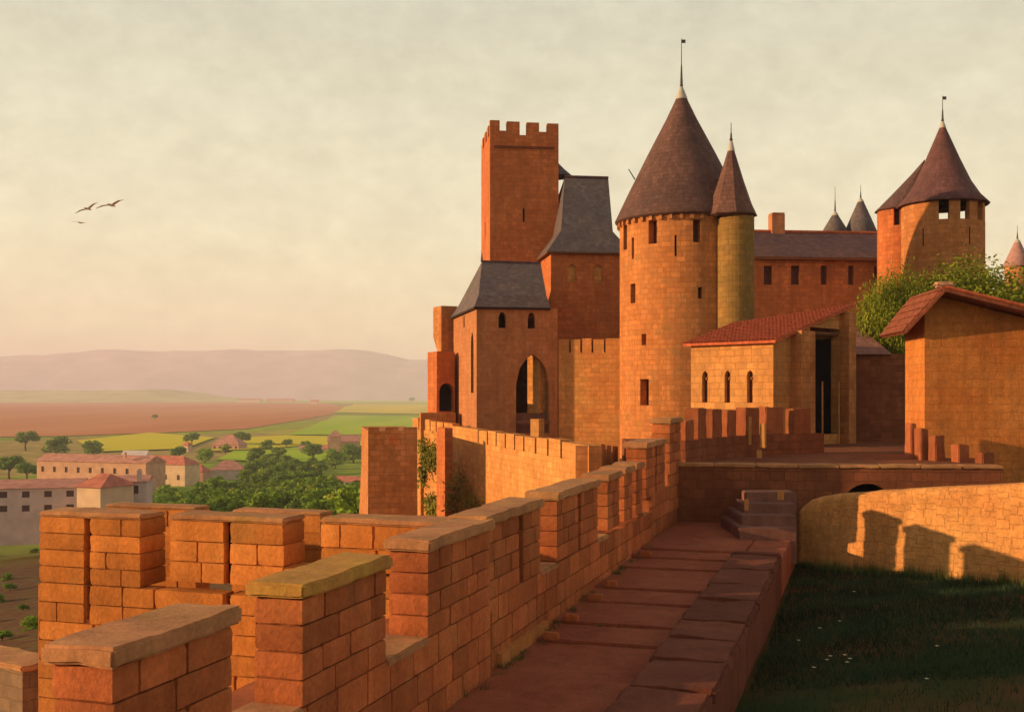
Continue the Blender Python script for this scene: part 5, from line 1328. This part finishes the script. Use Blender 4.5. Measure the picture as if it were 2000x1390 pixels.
town_house('hut', 577, 596, 934, 926, 918, 5, M_cream, M_white, 'tiny pale gabled hut at the edge of the wood', yaw=-20)
town_house('dovecote', 356, 367, 882, 870, 862, 5, M_cream, M_redroof, 'small pink dovecote tower left of the villa', yaw=-20, hip=True)
town_house('far_farm', 463, 508, 786, 780.5, 778, 30, M_cream, M_redroof, 'far farm on the skyline, leftmost of three', yaw=-5)
town_house('far_farm', 521, 573, 786, 780.5, 778, 30, M_pinkwall, M_redroof, 'far farm on the skyline, middle of three', yaw=-5)
town_house('far_farm', 606, 620, 789, 784, 780, 20, M_cream, M_redroof, 'far farm on the skyline, rightmost and smallest of three', yaw=-5)
# outer wall low on the left, then an unseen wall added to shade the slope
A, B = Vector((-16.5, 12, 0)), Vector((-8.5, 37, 0))
ow = thing('outer_wall', (-14, 20, -12), 'grey outer wall low at the bottom left corner', 'wall')
A = Vector((X(-160, 27), 27, 0)); B = Vector((X(44, 24.5), 24.5, 0)); U = (B - A).normalized()
mb = MB(); mb.box(zz(A, -18), U, U.cross(UP) * -1, UP, (B - A).length, .9, Z(1302, 25) + 18); mb.build('wall', stone('grey_outer_stone', (0.2, 0.13, 0.085), (0.25, 0.16, 0.10), bump=.5), ow)
rough_slab(zz(A - U.cross(UP) * -.05, Z(1302, 25) + .003), U, (B - A).length + .05, 1.0, .14, M_coping, 'coping', ow, seed=3, amp=.02, cell=.25)

rc = thing('shade_wall', (-48, 40, -22), 'unseen wall added to shade the slope left of the bastion', 'wall')  # out of view, put in to keep the slope in shade
for (A, B) in ((Vector((-46, 5, 0)), Vector((-47, 40, 0))), (Vector((-47, 40, 0)), Vector((-52, 78, 0)))):
    U = (B - A).normalized(); mb = MB(); mb.box(zz(A, -30), U, Vector((-U.y, U.x, 0)), UP, (B - A).length, 1.4, 23.2); mb.build('wall', M_brown, rc)
# ================================================================== three gulls
def gull(px, py, Y, span, bank, label, wing=1.0):
    o = W(px, py, Y); mb = MB(); s = span
    ax, ay = Vector((math.cos(bank), 0, math.sin(bank))), Vector((0.25, 1, 0)).normalized(); up = ax.cross(ay) * -1
    up = Vector((-math.sin(bank), 0, math.cos(bank)))
    mb.tube([o - ay * s * .26, o - ay * s * .2, o - ay * s * .05, o + ay * s * .12, o + ay * s * .24], [s * .006, s * .028, s * .045, s * .03, s * .008], 8)
    for sg in (-1, 1):
        pts = [(0, 0, 0), (.16, .03, .045), (.30, .0, .055), (.5, -.09, .02)]; ch = [.16, .14, .10, .015]
        for (p, c), (q, d) in zip(zip(pts, ch), list(zip(pts, ch))[1:]):
            A_ = o + ax * (sg * p[0] * s) + ay * (p[1] * s) + up * (p[2] * s * 1.5 * wing); B_ = o + ax * (sg * q[0] * s) + ay * (q[1] * s) + up * (q[2] * s * 1.5 * wing)
            f = [A_ + ay * c * s * .5, B_ + ay * d * s * .5, B_ - ay * d * s * .5, A_ - ay * c * s * .5]
            g_ = [v_ - up * s * .012 for v_ in f]
            if sg < 0: f, g_ = list(reversed(f)), list(reversed(g_))
            mb.face(f); mb.face(list(reversed(g_)))
            for i in range(4): j = (i + 1) % 4; mb.face([g_[i], g_[j], f[j], f[i]])
    b = mb.build('gull', plain('gull_grey', (0.62, 0.52, 0.40), var=.1)); tag(b, label, 'bird')
gull(172, 408, 60, 1.35, .45, 'left of the two larger gulls in the sky')
gull(218, 401, 60, 1.6, .30, 'right of the two larger gulls, wings spread wider')
gull(157, 435, 75, 1.1, -.12, 'faint small gull gliding below the other two', .5)
